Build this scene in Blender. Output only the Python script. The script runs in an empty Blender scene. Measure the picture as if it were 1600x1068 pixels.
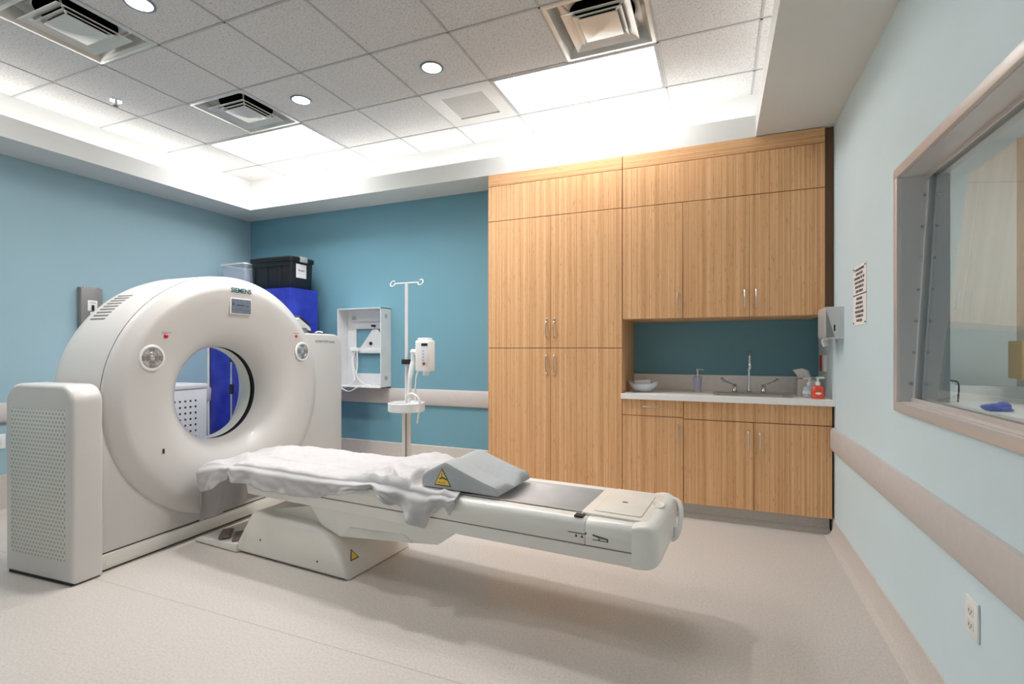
import bpy, bmesh, math, random
from math import sin, cos, pi, radians as R
from mathutils import Vector, Matrix, Euler
random.seed(7)
SC = bpy.context.scene
COL = SC.collection

# ------------------------------------------------------------------ materials
def srgb(r, g, b):
    f = lambda c: c / 12.92 if c <= .04045 else ((c + .055) / 1.055) ** 2.4
    return (f(r / 255), f(g / 255), f(b / 255), 1)

class NT:
    def __init__(s, name):
        s.m = bpy.data.materials.new(name); s.m.use_nodes = True
        s.t = s.m.node_tree; s.t.nodes.clear()
        s.out = s.n('ShaderNodeOutputMaterial'); s.b = s.n('ShaderNodeBsdfPrincipled')
        s.l(s.b.outputs[0], s.out.inputs[0])
    def n(s, typ, **kw):
        x = s.t.nodes.new(typ)
        for k, v in kw.items(): setattr(x, k, v)
        return x
    def l(s, a, b): s.t.links.new(a, b)
    def set(s, **kw):
        for k, v in kw.items(): s.b.inputs[k.replace('_', ' ')].default_value = v
        return s
    def coords(s, kind='pos', scale=(1, 1, 1)):
        if kind == 'pos': src = s.n('ShaderNodeNewGeometry').outputs['Position']
        else: src = s.n('ShaderNodeTexCoord').outputs['Object']
        mp = s.n('ShaderNodeMapping'); mp.inputs['Scale'].default_value = scale
        s.l(src, mp.inputs[0]); return mp.outputs[0]
    def noise(s, vec, scale, detail=2, rough=.5):
        x = s.n('ShaderNodeTexNoise'); x.inputs['Scale'].default_value = scale
        x.inputs['Detail'].default_value = detail; x.inputs['Roughness'].default_value = rough
        s.l(vec, x.inputs['Vector']); return x.outputs['Fac']
    def ramp(s, fac, stops):
        x = s.n('ShaderNodeValToRGB'); e = x.color_ramp.elements
        while len(e) < len(stops): e.new(.5)
        for i, (p, c) in enumerate(stops): e[i].position = p; e[i].color = c
        s.l(fac, x.inputs[0]); return x.outputs[0]
    def math(s, op, a, b=None, c=None):
        x = s.n('ShaderNodeMath', operation=op)
        for i, v in enumerate((a, b, c)):
            if v is None: continue
            if isinstance(v, (int, float)): x.inputs[i].default_value = v
            else: s.l(v, x.inputs[i])
        return x.outputs[0]
    def mix(s, fac, a, b, blend='MIX'):
        x = s.n('ShaderNodeMix', data_type='RGBA', blend_type=blend)
        for k, v in ((0, fac), (6, a), (7, b)):
            if isinstance(v, (int, float)): x.inputs[k].default_value = v
            elif isinstance(v, tuple): x.inputs[k].default_value = v
            else: s.l(v, x.inputs[k])
        return x.outputs[2]
    def bump(s, h, strength=.1, dist=.01):
        x = s.n('ShaderNodeBump'); x.inputs['Strength'].default_value = strength
        x.inputs['Distance'].default_value = dist
        s.l(h, x.inputs['Height']); s.l(x.outputs[0], s.b.inputs['Normal'])
    def color(s, c): s.l(c, s.b.inputs['Base Color'])

M = {}
def plain(name, col, rough=.5, metal=0., spec=.5, var=.03, vs=6., coat=0.):
    t = NT(name); t.set(Roughness=rough, Metallic=metal)
    t.b.inputs['Specular IOR Level'].default_value = spec
    t.b.inputs['Coat Weight'].default_value = coat
    v = t.coords('obj'); f = t.noise(v, vs, 3)
    a = tuple(min(1, c * (1 - var)) for c in col[:3]) + (1,); b = tuple(min(1, c * (1 + var)) for c in col[:3]) + (1,)
    t.color(t.ramp(f, [(.35, a), (.65, b)]))
    M[name] = t.m; return t

def paint(name, col):
    t = plain(name, col, .55, 0, .35, .02, 1.5)
    t.bump(t.noise(t.coords('pos'), 260, 2), .06, .002)
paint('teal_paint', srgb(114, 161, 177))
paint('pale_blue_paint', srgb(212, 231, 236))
paint('left_wall_blue', srgb(158, 188, 198))  # left wall's blue, set darker than the right wall's
paint('beige_paint', srgb(184, 168, 152))
paint('white_paint', srgb(232, 232, 230))
paint('soffit_paint', srgb(222, 222, 218))

plain('scanner_white', srgb(214, 210, 206), .32, 0, .5, .012, 3., .15)
plain('table_white', srgb(241, 238, 232), .3, 0, .5, .012, 3., .2)
plain('base_white', srgb(228, 224, 216), .4, 0, .5, .015, 3.)
plain('cream_panel', srgb(232, 225, 214), .4)
plain('tray_grey', srgb(216, 214, 214), .28, 0, .5, .03, 12)
plain('foam_grey', srgb(176, 180, 182), .6, 0, .3, .02, 40)
plain('dark_gap', srgb(38, 36, 34), .6)
plain('black_rubber', srgb(24, 24, 26), .5)
plain('black_plastic', srgb(30, 31, 34), .38, 0, .5, .15, 30)
plain('pedal_brown', srgb(132, 114, 110), .6, 0, .3, .1, 60)
plain('chrome', srgb(225, 227, 230), .08, 1.)
plain('satin_nickel', srgb(214, 208, 200), .28, 1.)
plain('silver', srgb(190, 190, 188), .4, .3)
plain('button_silver', srgb(206, 208, 216), .25, .5)
plain('button_dark', srgb(146, 142, 138), .4, .3)
plain('white_metal', srgb(226, 227, 228), .38)
plain('white_plastic', srgb(238, 238, 236), .35)
plain('grey_metal', srgb(142, 140, 138), .45, .25)
plain('red_plastic', srgb(214, 18, 20), .3)
plain('dark_red', srgb(178, 20, 32), .35)
plain('logo_teal', srgb(0, 92, 96), .4)
plain('ink', srgb(70, 66, 64), .6)
plain('sign_grey', srgb(118, 112, 110), .7)
plain('ink_light', srgb(140, 134, 130), .6)
plain('yellow', srgb(240, 205, 88), .45)
plain('orange', srgb(222, 130, 40), .5)
plain('screen_grey', srgb(112, 124, 140), .2, 0, .5, .06, 40)
plain('screen_dark', srgb(70, 80, 100), .2)
plain('paper', srgb(240, 236, 236), .8)
plain('counter_white', srgb(248, 245, 242), .35, 0, .5, .02, 30)
plain('ceramic', srgb(206, 212, 216), .2, 0, .5, .01)
plain('lavender', srgb(176, 178, 206), .35)
plain('return_frame', srgb(188, 186, 182), .4, .1)
plain('duct_black', srgb(8, 8, 9), .9, 0, 0.)
plain('vent_metal', srgb(208, 206, 200), .22, .25, .6, .02, 8)
plain('grille_grey', srgb(164, 160, 155), .5, .2, .4, .05, 90)
plain('troffer_frame', srgb(150, 150, 149), .45, 0)
plain('downlight_rim', srgb(110, 128, 136), .35, .4)
plain('grid_shadow_grey', srgb(166, 165, 163), .5)  # tee bars greyed so their colour carries the shadow reveal at tile edges
plain('rail_beige', srgb(203, 196, 192), .5, 0, .4, .02, 30)
plain('carton', srgb(196, 160, 112), .8, 0, .2, .04, 30)
plain('glove_blue', srgb(58, 84, 176), .45, 0, .4, .1, 40)
plain('liner', srgb(212, 214, 208), .35)
plain('dark_brown', srgb(112, 80, 56), .6)

def fabric(name, col, col2, rough=.8, bs=30):
    t = NT(name); t.set(Roughness=rough); t.b.inputs['Specular IOR Level'].default_value = .25
    v = t.coords('obj'); t.color(t.ramp(t.noise(v, 6, 3), [(.3, col), (.7, col2)]))
    t.bump(t.noise(v, bs, 4, .6), .25, .006); M[name] = t.m; return t
fabric('sheet_white', srgb(194, 191, 191), srgb(201, 198, 198), .85, 60)
t = fabric('drape_blue', srgb(34, 46, 168), srgb(56, 72, 196), .42, 9)
t.b.inputs['Specular IOR Level'].default_value = .5

# bamboo-veneer wood: fine strips along one axis
def wood(name, vertical=True, c1=srgb(238, 190, 140), c2=srgb(206, 150, 100)):
    t = NT(name); t.set(Roughness=.42)
    v = t.coords('pos', (1, 1, .02) if vertical else (.02, 1, 1))
    f = t.noise(v, 95, 3, .6); g = t.noise(v, 22, 2, .5)
    k = t.n('ShaderNodeTexNoise'); k.inputs['Scale'].default_value = 150
    t.l(t.coords('pos', (1, 1, .12) if vertical else (.12, 1, 1)), k.inputs['Vector'])
    mixv = t.math('ADD', t.math('MULTIPLY', f, .65), t.math('MULTIPLY', g, .35))
    sp = t.n('ShaderNodeSeparateXYZ'); t.l(t.n('ShaderNodeNewGeometry').outputs['Position'], sp.inputs[0])
    along = t.math('ADD', sp.outputs[0], sp.outputs[1]) if vertical else t.math('ADD', sp.outputs[2], sp.outputs[1])
    wn = t.n('ShaderNodeTexWhiteNoise', noise_dimensions='1D'); t.l(t.math('FLOOR', t.math('MULTIPLY', along, 165)), wn.inputs['W'])
    mixv = t.math('ADD', t.math('MULTIPLY', mixv, .55), t.math('MULTIPLY_ADD', wn.outputs['Value'], .21, .12))
    base = t.ramp(mixv, [(.36, c2), (.5, tuple((a + b) / 2 for a, b in zip(c1, c2))), (.62, c1)])
    dk = t.ramp(k.outputs['Fac'], [(.62, (1, 1, 1, 1)), (.74, (.72, .66, .6, 1))])
    t.color(t.mix(1.0, base, dk, 'MULTIPLY'))
    t.bump(f, .05, .002); M[name] = t.m; return t
wood('bamboo_upright'); wood('bamboo_level', False)
wood('ash_panel', True, srgb(214, 200, 184), srgb(186, 168, 150))

# ceiling tile with fissures
t = NT('ceiling_tile'); t.set(Roughness=.9); t.b.inputs['Specular IOR Level'].default_value = .1
v = t.coords('pos'); n1 = t.noise(v, 190, 4, .65); n2 = t.noise(v, 80, 3, .6)
s_ = t.math('ADD', t.math('MULTIPLY', n1, .6), t.math('MULTIPLY', n2, .4))
t.color(t.ramp(s_, [(.37, srgb(140, 138, 136)), (.45, srgb(196, 194, 192)), (.6, srgb(212, 210, 208))]))
t.bump(n1, .25, .004); M['ceiling_tile'] = t.m

# sheet-vinyl floor, flecked, with one welded seam
t = NT('floor_vinyl'); t.set(Roughness=.36)
t.b.inputs['Specular IOR Level'].default_value = .42
v = t.coords('pos'); n1 = t.noise(v, 300, 3, .7); n2 = t.noise(v, 90, 3, .6); n3 = t.noise(v, 1.2, 2)
s_ = t.math('ADD', t.math('MULTIPLY', n1, .6), t.math('MULTIPLY', n2, .4))
c = t.ramp(s_, [(.36, srgb(178, 168, 159)), (.5, srgb(204, 196, 189)), (.64, srgb(216, 210, 204))])
c = t.mix(.10, c, t.ramp(n3, [(.3, srgb(186, 177, 169)), (.7, srgb(224, 218, 212))]))
sp = t.n('ShaderNodeSeparateXYZ'); t.l(t.n('ShaderNodeNewGeometry').outputs['Position'], sp.inputs[0])
seam = t.math('LESS_THAN', t.math('ABSOLUTE', t.math('SUBTRACT', sp.outputs[1], 1.695)), .0022)
t.color(t.mix(t.math('MULTIPLY', seam, .45), c, srgb(130, 118, 108))); M['floor_vinyl'] = t.m
t = NT('cove_base'); t.set(Roughness=.42); v = t.coords('pos')
t.color(t.ramp(t.noise(v, 260, 3, .7), [(.36, srgb(190, 181, 173)), (.64, srgb(222, 215, 208))])); M['cove_base'] = t.m
t = NT('grey_base'); t.set(Roughness=.35); v = t.coords('pos')
t.color(t.ramp(t.noise(v, 260, 3, .7), [(.36, srgb(184, 181, 175)), (.64, srgb(216, 213, 208))])); M['grey_base'] = t.m

# brushed steel
def brushed(name, col, scale, rough):
    t = NT(name); t.set(Roughness=rough, Metallic=.4)
    v = t.coords('pos', scale); f = t.noise(v, 160, 3, .7)
    a = tuple(x * .93 for x in col[:3]) + (1,)
    t.color(t.ramp(f, [(.3, a), (.7, col)])); t.bump(f, .08, .002); M[name] = t.m
brushed('steel_upright', srgb(216, 214, 214), (6, 6, .25), .34)
brushed('steel_level', srgb(224, 218, 214), (6, .25, 6), .36)
brushed('steel_sink', srgb(218, 212, 204), (1, 6, 6), .3)
brushed('steel_box', srgb(222, 214, 204), (6, 6, .2), .32)

# perforated cover
def perforated(name, col, hole, pitch, rad):
    t = NT(name); t.set(Roughness=.4)
    src = t.n('ShaderNodeTexCoord').outputs['Object']; sp = t.n('ShaderNodeSeparateXYZ'); t.l(src, sp.inputs[0])
    def grid(off):
        a = t.math('SUBTRACT', t.math('FRACT', t.math('ADD', t.math('MULTIPLY', sp.outputs[0], 1 / pitch), 100 + off)), .5)
        b = t.math('SUBTRACT', t.math('FRACT', t.math('ADD', t.math('MULTIPLY', sp.outputs[2], .62 / pitch), 100 + off)), .5)
        b = t.math('MULTIPLY', b, 1.6)
        return t.math('SQRT', t.math('ADD', t.math('MULTIPLY', a, a), t.math('MULTIPLY', b, b)))
    d = t.math('MINIMUM', grid(0), grid(.5))
    h = t.math('LESS_THAN', d, rad)
    t.color(t.mix(h, col, hole)); t.bump(t.math('SUBTRACT', 1, h), .6, .004); M[name] = t.m
perforated('perforated_white', srgb(222, 221, 214), srgb(176, 176, 168), .028, .33)

# lamps
def emit(name, col, st, stripe=False):
    t = NT(name); t.set(Roughness=.5); t.b.inputs['Base Color'].default_value = col
    t.b.inputs['Emission Color'].default_value = col; t.b.inputs['Emission Strength'].default_value = st
    if stripe:
        sp = t.n('ShaderNodeSeparateXYZ'); t.l(t.n('ShaderNodeTexCoord').outputs['Object'], sp.inputs[0])
        w = t.math('SINE', t.math('MULTIPLY', sp.outputs[1], 2 * pi / .19))
        t.l(t.math('MULTIPLY_ADD', w, st * .12, st), t.b.inputs['Emission Strength'])
    M[name] = t.m
emit('troffer_glow', (1, .985, .985, 1), 6.4, True)
emit('downlight_glow', (1, .985, .975, 1), 3.0)

def glass(name, col, rough=0., ior=1.45):
    t = NT(name); t.set(Roughness=rough); t.b.inputs['Transmission Weight'].default_value = 1
    t.b.inputs['Base Color'].default_value = col; t.b.inputs['IOR'].default_value = ior; M[name] = t.m
plain('soap_red', srgb(240, 78, 50), .15, 0, .5, .05, 20, .5); plain('soap_clear', srgb(196, 214, 228), .15, 0, .5, .05, 20, .5)
t = NT('window_glass'); t.t.nodes.remove(t.b)
tr = t.n('ShaderNodeBsdfTransparent'); tr.inputs[0].default_value = (.93, .95, .95, 1)
gl = t.n('ShaderNodeBsdfGlossy'); gl.inputs['Roughness'].default_value = .0
fr = t.n('ShaderNodeFresnel'); t.l(t.math('MULTIPLY_ADD', t.n('ShaderNodeNewGeometry').outputs['Backfacing'], 1 / 2.0 - 2.0, 2.0), fr.inputs[0])
mx = t.n('ShaderNodeMixShader'); t.l(fr.outputs[0], mx.inputs[0]); t.l(tr.outputs[0], mx.inputs[1]); t.l(gl.outputs[0], mx.inputs[2])
t.l(mx.outputs[0], t.out.inputs[0]); M['window_glass'] = t.m
t = NT('clear_bin'); t.set(Roughness=.25); t.b.inputs['Base Color'].default_value = srgb(206, 214, 228)
t.b.inputs['Alpha'].default_value = .32; M['clear_bin'] = t.m
t = NT('clear_strip'); t.set(Roughness=.12); t.b.inputs['Base Color'].default_value = srgb(235, 238, 240)
t.b.inputs['Alpha'].default_value = .75; M['clear_strip'] = t.m

# ------------------------------------------------------------------ mesh helpers
class MB:
    def __init__(s): s.v = []; s.f = []
    def add(s, vs, fs):
        b = len(s.v); s.v += [tuple(v) for v in vs]; s.f += [tuple(b + i for i in f) for f in fs]; return s
    def bm(s, bm):
        bm.verts.index_update(); s.add([v.co[:] for v in bm.verts], [[v.index for v in f.verts] for f in bm.faces]); bm.free(); return s
    def box(s, x0, x1, y0, y1, z0, z1, bev=0., seg=2):
        bm = bmesh.new(); bmesh.ops.create_cube(bm, size=1)
        for v in bm.verts: v.co = Vector(((x0 + x1) / 2 + v.co.x * (x1 - x0), (y0 + y1) / 2 + v.co.y * (y1 - y0), (z0 + z1) / 2 + v.co.z * (z1 - z0)))
        if bev: bmesh.ops.bevel(bm, geom=bm.edges[:], offset=bev, segments=seg, profile=.5, affect='EDGES')
        return s.bm(bm)
    def prism(s, poly, axis, a0, a1, bev=0., seg=2):
        """poly in the two other axes (order x,y,z with axis removed), extruded a0..a1"""
        bm = bmesh.new(); i = 'xyz'.index(axis)
        def p(q, a):
            l = list(q); l.insert(i, a); return Vector(l)
        lo = [bm.verts.new(p(q, a0)) for q in poly]; hi = [bm.verts.new(p(q, a1)) for q in poly]
        bm.faces.new(lo); bm.faces.new(hi); n = len(poly)
        for k in range(n): bm.faces.new((lo[k], lo[(k + 1) % n], hi[(k + 1) % n], hi[k]))
        bmesh.ops.recalc_face_normals(bm, faces=bm.faces[:])
        if bev:
            cap = [e for e in bm.edges if abs(e.verts[0].co[i] - e.verts[1].co[i]) < 1e-9]
            bmesh.ops.bevel(bm, geom=cap, offset=bev, segments=seg, profile=.5, affect='EDGES')
        return s.bm(bm)
    def lathe(s, prof, axis='z', c=(0, 0, 0), segs=48, sc=(1, 1)):
        """prof: (radius, height along axis)"""
        i = 'xyz'.index(axis); o = [k for k in range(3) if k != i]
        vs = []; fs = []; n = len(prof)
        for k in range(segs):
            a = 2 * pi * k / segs
            for r, h in prof:
                p = [0, 0, 0]; p[i] = c[i] + h; p[o[0]] = c[o[0]] + r * cos(a) * sc[0]; p[o[1]] = c[o[1]] + r * sin(a) * sc[1]; vs.append(p)
        for k in range(segs):
            for j in range(n - 1):
                a, b = k * n + j, ((k + 1) % segs) * n + j
                fs.append((a, b, b + 1, a + 1))
        bm = bmesh.new(); bv = [bm.verts.new(v) for v in vs]
        for f in fs: bm.faces.new([bv[q] for q in f])
        bmesh.ops.remove_doubles(bm, verts=bm.verts[:], dist=1e-6)
        bmesh.ops.recalc_face_normals(bm, faces=bm.faces[:])
        return s.bm(bm)
    def cyl(s, r, h0, h1, axis='z', c=(0, 0, 0), segs=24, bev=0.):
        b = min(bev, r * .9)
        prof = [(0, h0), (r - b, h0), (r, h0 + b), (r, h1 - b), (r - b, h1), (0, h1)] if b else [(0, h0), (r, h0), (r, h1), (0, h1)]
        return s.lathe(prof, axis, c, segs)
    def tube(s, pts, r, segs=10, smooth=0, caps=True, flat=1.):
        pts = [Vector(p) for p in pts]
        if smooth and len(pts) > 2:
            out = []; n = len(pts)
            for k in range(n - 1):
                p0, p1, p2, p3 = pts[max(k - 1, 0)], pts[k], pts[k + 1], pts[min(k + 2, n - 1)]
                for q in range(smooth):
                    t = q / smooth
                    out.append(.5 * ((2 * p1) + (p2 - p0) * t + (2 * p0 - 5 * p1 + 4 * p2 - p3) * t * t + (3 * p1 - p0 - 3 * p2 + p3) * t ** 3))
            pts = out + [pts[-1]]
        n = len(pts); T = [(pts[min(k + 1, n - 1)] - pts[max(k - 1, 0)]).normalized() for k in range(n)]
        u = T[0].orthogonal().normalized(); vs = []; fs = []
        for k in range(n):
            u = (u - T[k] * u.dot(T[k])).normalized(); w = T[k].cross(u)
            rr = r[k * (len(r) - 1) // (n - 1)] if isinstance(r, (list, tuple)) else r
            for q in range(segs):
                a = 2 * pi * q / segs; vs.append(pts[k] + (u * cos(a) + w * sin(a) * flat) * rr)
        for k in range(n - 1):
            for q in range(segs):
                a, b = k * segs + q, k * segs + (q + 1) % segs; fs.append((a, b, b + segs, a + segs))
        if caps: fs += [tuple(range(segs))[::-1], tuple(range((n - 1) * segs, n * segs))]
        return s.add(vs, fs)
    def xf(s, mat):
        s.v = [tuple(mat @ Vector(v)) for v in s.v]; return s
    def build(s, name, mat, parent=None, smooth=True, ang=38):
        me = bpy.data.meshes.new(name); me.from_pydata(s.v, [], s.f); me.validate(); me.update()
        if smooth:
            me.shade_smooth(); me.set_sharp_from_angle(angle=R(ang))
        o = bpy.data.objects.new(name, me); COL.objects.link(o)
        me.materials.append(M[mat] if isinstance(mat, str) else mat)
        if parent: o.parent = parent
        return o

def arc(cx, cy, r, a0, a1, n=6):
    return [(cx + r * cos(R(a0 + (a1 - a0) * k / n)), cy + r * sin(R(a0 + (a1 - a0) * k / n))) for k in range(n + 1)]
def rrect(x0, x1, y0, y1, r, n=6):
    return arc(x1 - r, y0 + r, r, -90, 0, n) + arc(x1 - r, y1 - r, r, 0, 90, n) + arc(x0 + r, y1 - r, r, 90, 180, n) + arc(x0 + r, y0 + r, r, 180, 270, n)

def tag(o, label, cat, group=None):
    o['label'] = label; o['category'] = cat
    if group: o['group'] = group
    return o
def thing(name, label, cat, loc=(0, 0, 0), rz=0, group=None):
    o = bpy.data.objects.new(name, None); COL.objects.link(o); o.empty_display_size = .05
    o.location = loc; o.rotation_euler = (0, 0, R(rz)); return tag(o, label, cat, group)
def struct(o):
    o['kind'] = 'structure'; return o
def copy_tree(o, parent=None):
    c = o.copy(); COL.objects.link(c)
    if parent: c.parent = parent
    for ch in list(o.children): copy_tree(ch, c)
    return c
FACE = {'+x': (R(90), 0, R(90)), '-x': (R(90), 0, R(-90)), '-y': (R(90), 0, 0)}
def text(body, size, loc, face, mat, parent, name='lettering', bold=0., extrude=.0006, sx=1.):
    cu = bpy.data.curves.new(name, 'FONT'); cu.body = body; cu.size = size; cu.align_x = 'CENTER'; cu.align_y = 'CENTER'
    cu.extrude = extrude; cu.offset = bold; cu.resolution_u = 3
    o = bpy.data.objects.new(name, cu); COL.objects.link(o); o.location = loc; o.rotation_euler = FACE[face]; o.scale = (sx, 1, 1)
    cu.materials.append(M[mat]); bpy.context.view_layer.update()
    me = bpy.data.meshes.new_from_object(o.evaluated_get(bpy.context.evaluated_depsgraph_get()))
    bpy.data.objects.remove(o); m_ = bpy.data.objects.new(name, me); COL.objects.link(m_)
    m_.location = loc; m_.rotation_euler = FACE[face]; m_.scale = (sx, 1, 1); m_.parent = parent; return m_

# ------------------------------------------------------------------ room dimensions (metres; camera stands over the origin)
XL, XR, YB, YR = -5.2, .74, 4.37, -1.5
YN = 4.58                                 # the back wall steps back behind the sink counter
ZC, ZS, ZL = 3.287, 2.81, 2.965           # ceiling, soffit underside, top of the soffit lip
LIPB, LIPL, LIPR, LIPF = 4.0, -4.76, .255, -1.1
T = .6096; GX, GY = -1.58, 3.3845         # ceiling grid origin
WT = .16                                  # wall thickness

struct(MB().box(XL - .2, 2.75, YR - .2, YN + .2, -.1, 0).build('floor', 'floor_vinyl', smooth=False))
struct(MB().box(XL - .2, -.704, YB, YN + .15, 0, 3.5).box(-.704, 3.0, YN, YN + .15, 0, 3.5).build('wall_back', 'teal_paint', smooth=False))
struct(MB().box(XL - .15, XL, YR, YB, 0, 3.5).build('wall_left', 'left_wall_blue', smooth=False))
struct(MB().box(XL - .15, 3.0, YR - .15, YR, 0, 3.5).build('wall_rear', 'pale_blue_paint', smooth=False))
WY0, WY1, WZ0, WZ1 = .85, 2.66, 1.05, 2.03  # window opening
w = MB()
w.box(XR, XR + WT, WY1, YN, 0, 3.5).box(XR, XR + WT, YR, WY0, 0, 3.5)
w.box(XR, XR + WT, WY0, WY1, 0, WZ0).box(XR, XR + WT, WY0, WY1, WZ1, 3.5)
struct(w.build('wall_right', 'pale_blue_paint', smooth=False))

# white upper walls of the light cove (above the soffit shelf)
w = MB()
w.box(XL, XR, YB - .012, YB, ZS + .02, ZC).box(XL, XL + .012, YR, YB, ZS + .02, ZC)
w.box(XR - .012, XR, YR, YB, ZS + .02, ZC).box(XL, XR, YR, YR + .012, ZS + .02, ZC)
struct(w.build('trim_1', 'white_paint', smooth=False))
# soffit shelf and lip, all the way round
w = MB()
e = .02
w.box(XL, XR, LIPB + e, YB, ZS, ZS + .02).box(XL, LIPL - e, LIPF - e, LIPB + e, ZS, ZS + .02)
w.box(LIPR + e, XR, LIPF - e, LIPB + e, ZS, ZS + .02).box(XL, XR, YR, LIPF - e, ZS, ZS + .02)
w.box(LIPL - e, LIPR + e, LIPB, LIPB + e, ZS, ZL).box(LIPL - e, LIPL, LIPF, LIPB, ZS, ZL)
w.box(LIPR, LIPR + e, LIPF, LIPB, ZS, ZL).box(LIPL - e, LIPR + e, LIPF - e, LIPF, ZS, ZL)
struct(w.build('trim_2', 'soffit_paint', smooth=False))

# ceiling tiles with their cross-tee grid; fixture bays are left open
LIGHTS = [(0, 0), (-5, 0), (-4, -4)]             # 2x1 tile bays
VENTS = [(1, -1), (-4, -1), (-4, -3)]
RETURN = (-1, 0)
skip = set(VENTS + [RETURN])
for i, j in LIGHTS: skip |= {(i, j), (i + 1, j)}
cm = MB()
for i in range(-6, 4):
    for j in range(-9, 2):
        if (i, j) in skip: continue
        x0, x1 = max(XL, GX + i * T), min(XR, GX + (i + 1) * T); y0, y1 = max(YR, GY + j * T), min(YB, GY + (j + 1) * T)
        if x1 - x0 < .01 or y1 - y0 < .01: continue
        cm.box(x0, x1, y0, y1, ZC, ZC + .02)
ceil = struct(cm.build('ceiling', 'ceiling_tile', smooth=False))
g = MB(); hw = .0075
inner = {(i + 1, j) for i, j in LIGHTS}          # no tee across the middle of a two-bay light
for i in range(-5, 4):
    for j in range(-9, 2):
        if (i, j) in inner: continue
        y0, y1 = max(YR + .012, GY + j * T), min(YB - .012, GY + (j + 1) * T)
        if y1 > y0: g.box(GX + i * T - hw, GX + i * T + hw, y0, y1, ZC - .004, ZC + .03)
for j in range(-8, 2): g.box(XL + .012, XR - .012, GY + j * T - hw, GY + j * T + hw, ZC - .004, ZC + .03)
g.build('ceiling_grid', 'grid_shadow_grey', ceil, smooth=False)
struct(MB().box(XL - .15, 3.0, YR - .15, YN + .15, 3.5, 3.55).build('roof', 'white_paint', smooth=False))

# wall bases
struct(MB().prism([(YB, 0), (YB - .05, 0), (YB - .022, .02), (YB - .012, .06), (YB - .01, .30), (YB, .305)], 'x', XL, -1.875).build('baseboard_back', 'cove_base'))
struct(MB().prism([(XL, 0), (XL + .05, 0), (XL + .022, .02), (XL + .012, .06), (XL + .01, .285), (XL, .29)], 'y', YR, YB - .01).build('baseboard_left', 'cove_base'))
struct(MB().prism([(XR, 0), (XR - .06, 0), (XR - .03, .012), (XR - .012, .045), (XR - .006, .115), (XR, .118)], 'y', YR, 4.0).build('baseboard_right', 'cove_base'))
# wall bumper rails
def rail(y0, y1, x, z0, z1, side):
    s = -1 if side == 'r' else 1
    return [(x, z0), (x + s * .02, z0), (x + s * .03, z0 + .02), (x + s * .03, z1 - .02), (x + s * .02, z1), (x, z1)]
struct(MB().prism(rail(0, 0, YB, .712, .872, 'r'), 'x', XL, -1.875).build('trim_3', 'rail_beige'))
struct(MB().prism(rail(0, 0, XR, .59, .745, 'r'), 'y', YR, 3.965).build('trim_4', 'rail_beige'))
struct(MB().prism(rail(0, 0, XL, .706, .857, 'l'), 'y', YR, YB - .03).build('trim_5', 'rail_beige'))
# grey toe base under the cabinets
struct(MB().prism([(YB, 0), (4.035, 0), (4.05, .012), (4.07, .03), (4.075, .115), (YB, .115)], 'x', -1.87, .725).build('trim_6', 'grey_base'))

# ------------------------------------------------------------------ observation window and the control room behind it
win = bpy.data.objects.new('window_1', None); COL.objects.link(win); struct(win)
fw = .042; x0, x1 = XR - .016, XR + .004
f = MB()
f.box(x0, x1, WY0 - fw, WY1 + fw, WZ1, WZ1 + fw, .002).box(x0, x1, WY0 - fw, WY1 + fw, WZ0 - fw, WZ0, .002)
f.box(x0, x1, WY1, WY1 + fw, WZ0, WZ1, .002).box(x0, x1, WY0 - fw, WY0, WZ0, WZ1, .002)
f.build('window_frame', 'steel_level', win)
j = MB(); th = .004
j.box(XR, XR + WT + .01, WY1 - th, WY1, WZ0, WZ1).box(XR, XR + WT + .01, WY0, WY0 + th, WZ0, WZ1)
j.build('jamb', 'steel_upright', win, smooth=False)
j = MB(); j.box(XR, XR + WT + .01, WY0, WY1, WZ1 - th, WZ1).box(XR, XR + WT + .01, WY0, WY1, WZ0, WZ0 + th)
j.build('window_sill', 'steel_level', win, smooth=False)
# leaning pane: foot at x=.795, head at x=.849
XB_, XT_ = XR + .055, XR + .109
def lean(d, w_, y0, y1, zi=0.004):
    za, zb = WZ0 + zi, WZ1 - zi; n = Vector((zb - za, 0, -(XT_ - XB_))).normalized()
    p = [Vector((XB_, 0, za)) + n * d, Vector((XT_, 0, zb)) + n * d, Vector((XT_, 0, zb)) + n * (d + w_), Vector((XB_, 0, za)) + n * (d + w_)]
    return MB().prism([(q.x, q.z) for q in p], 'y', y0, y1)
lean(0, .006, WY0 + th, WY1 - th).build('pane', 'window_glass', win, smooth=False)
b = MB()
for d in (-.016, .012):
    q = lean(d, .003, WY1 - .022, WY1 - th); b.add(q.v, q.f)
    q = lean(d, .003, WY0 + th, WY0 + .022); b.add(q.v, q.f)
b.build('glazing_bead', 'clear_strip', win, smooth=False)
b = MB()
for k in range(7):
    z = WZ0 + .08 + k * .135; x = XB_ + (XT_ - XB_) * (z - WZ0) / (WZ1 - WZ0)
    b.cyl(.006, 0, .006, 'y', (x - .024, WY1 - .012, z), 10).cyl(.006, 0, .006, 'y', (x + .026, WY1 - .012, z), 10)
b.build('screw', 'chrome', win)
b = MB()
b.box(XT_ - .02, XT_ - .014, WY0 + th, WY1 - th, WZ1 - .018, WZ1 - th).box(XT_ + .014, XT_ + .02, WY0 + th, WY1 - th, WZ1 - .018, WZ1 - th)
b.box(XB_ - .02, XB_ - .014, WY0 + th, WY1 - th, WZ0 + th, WZ0 + .02).box(XB_ + .014, XB_ + .02, WY0 + th, WY1 - th, WZ0 + th, WZ0 + .02)
b.build('glazing_stop', 'steel_level', win, smooth=False)

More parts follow.
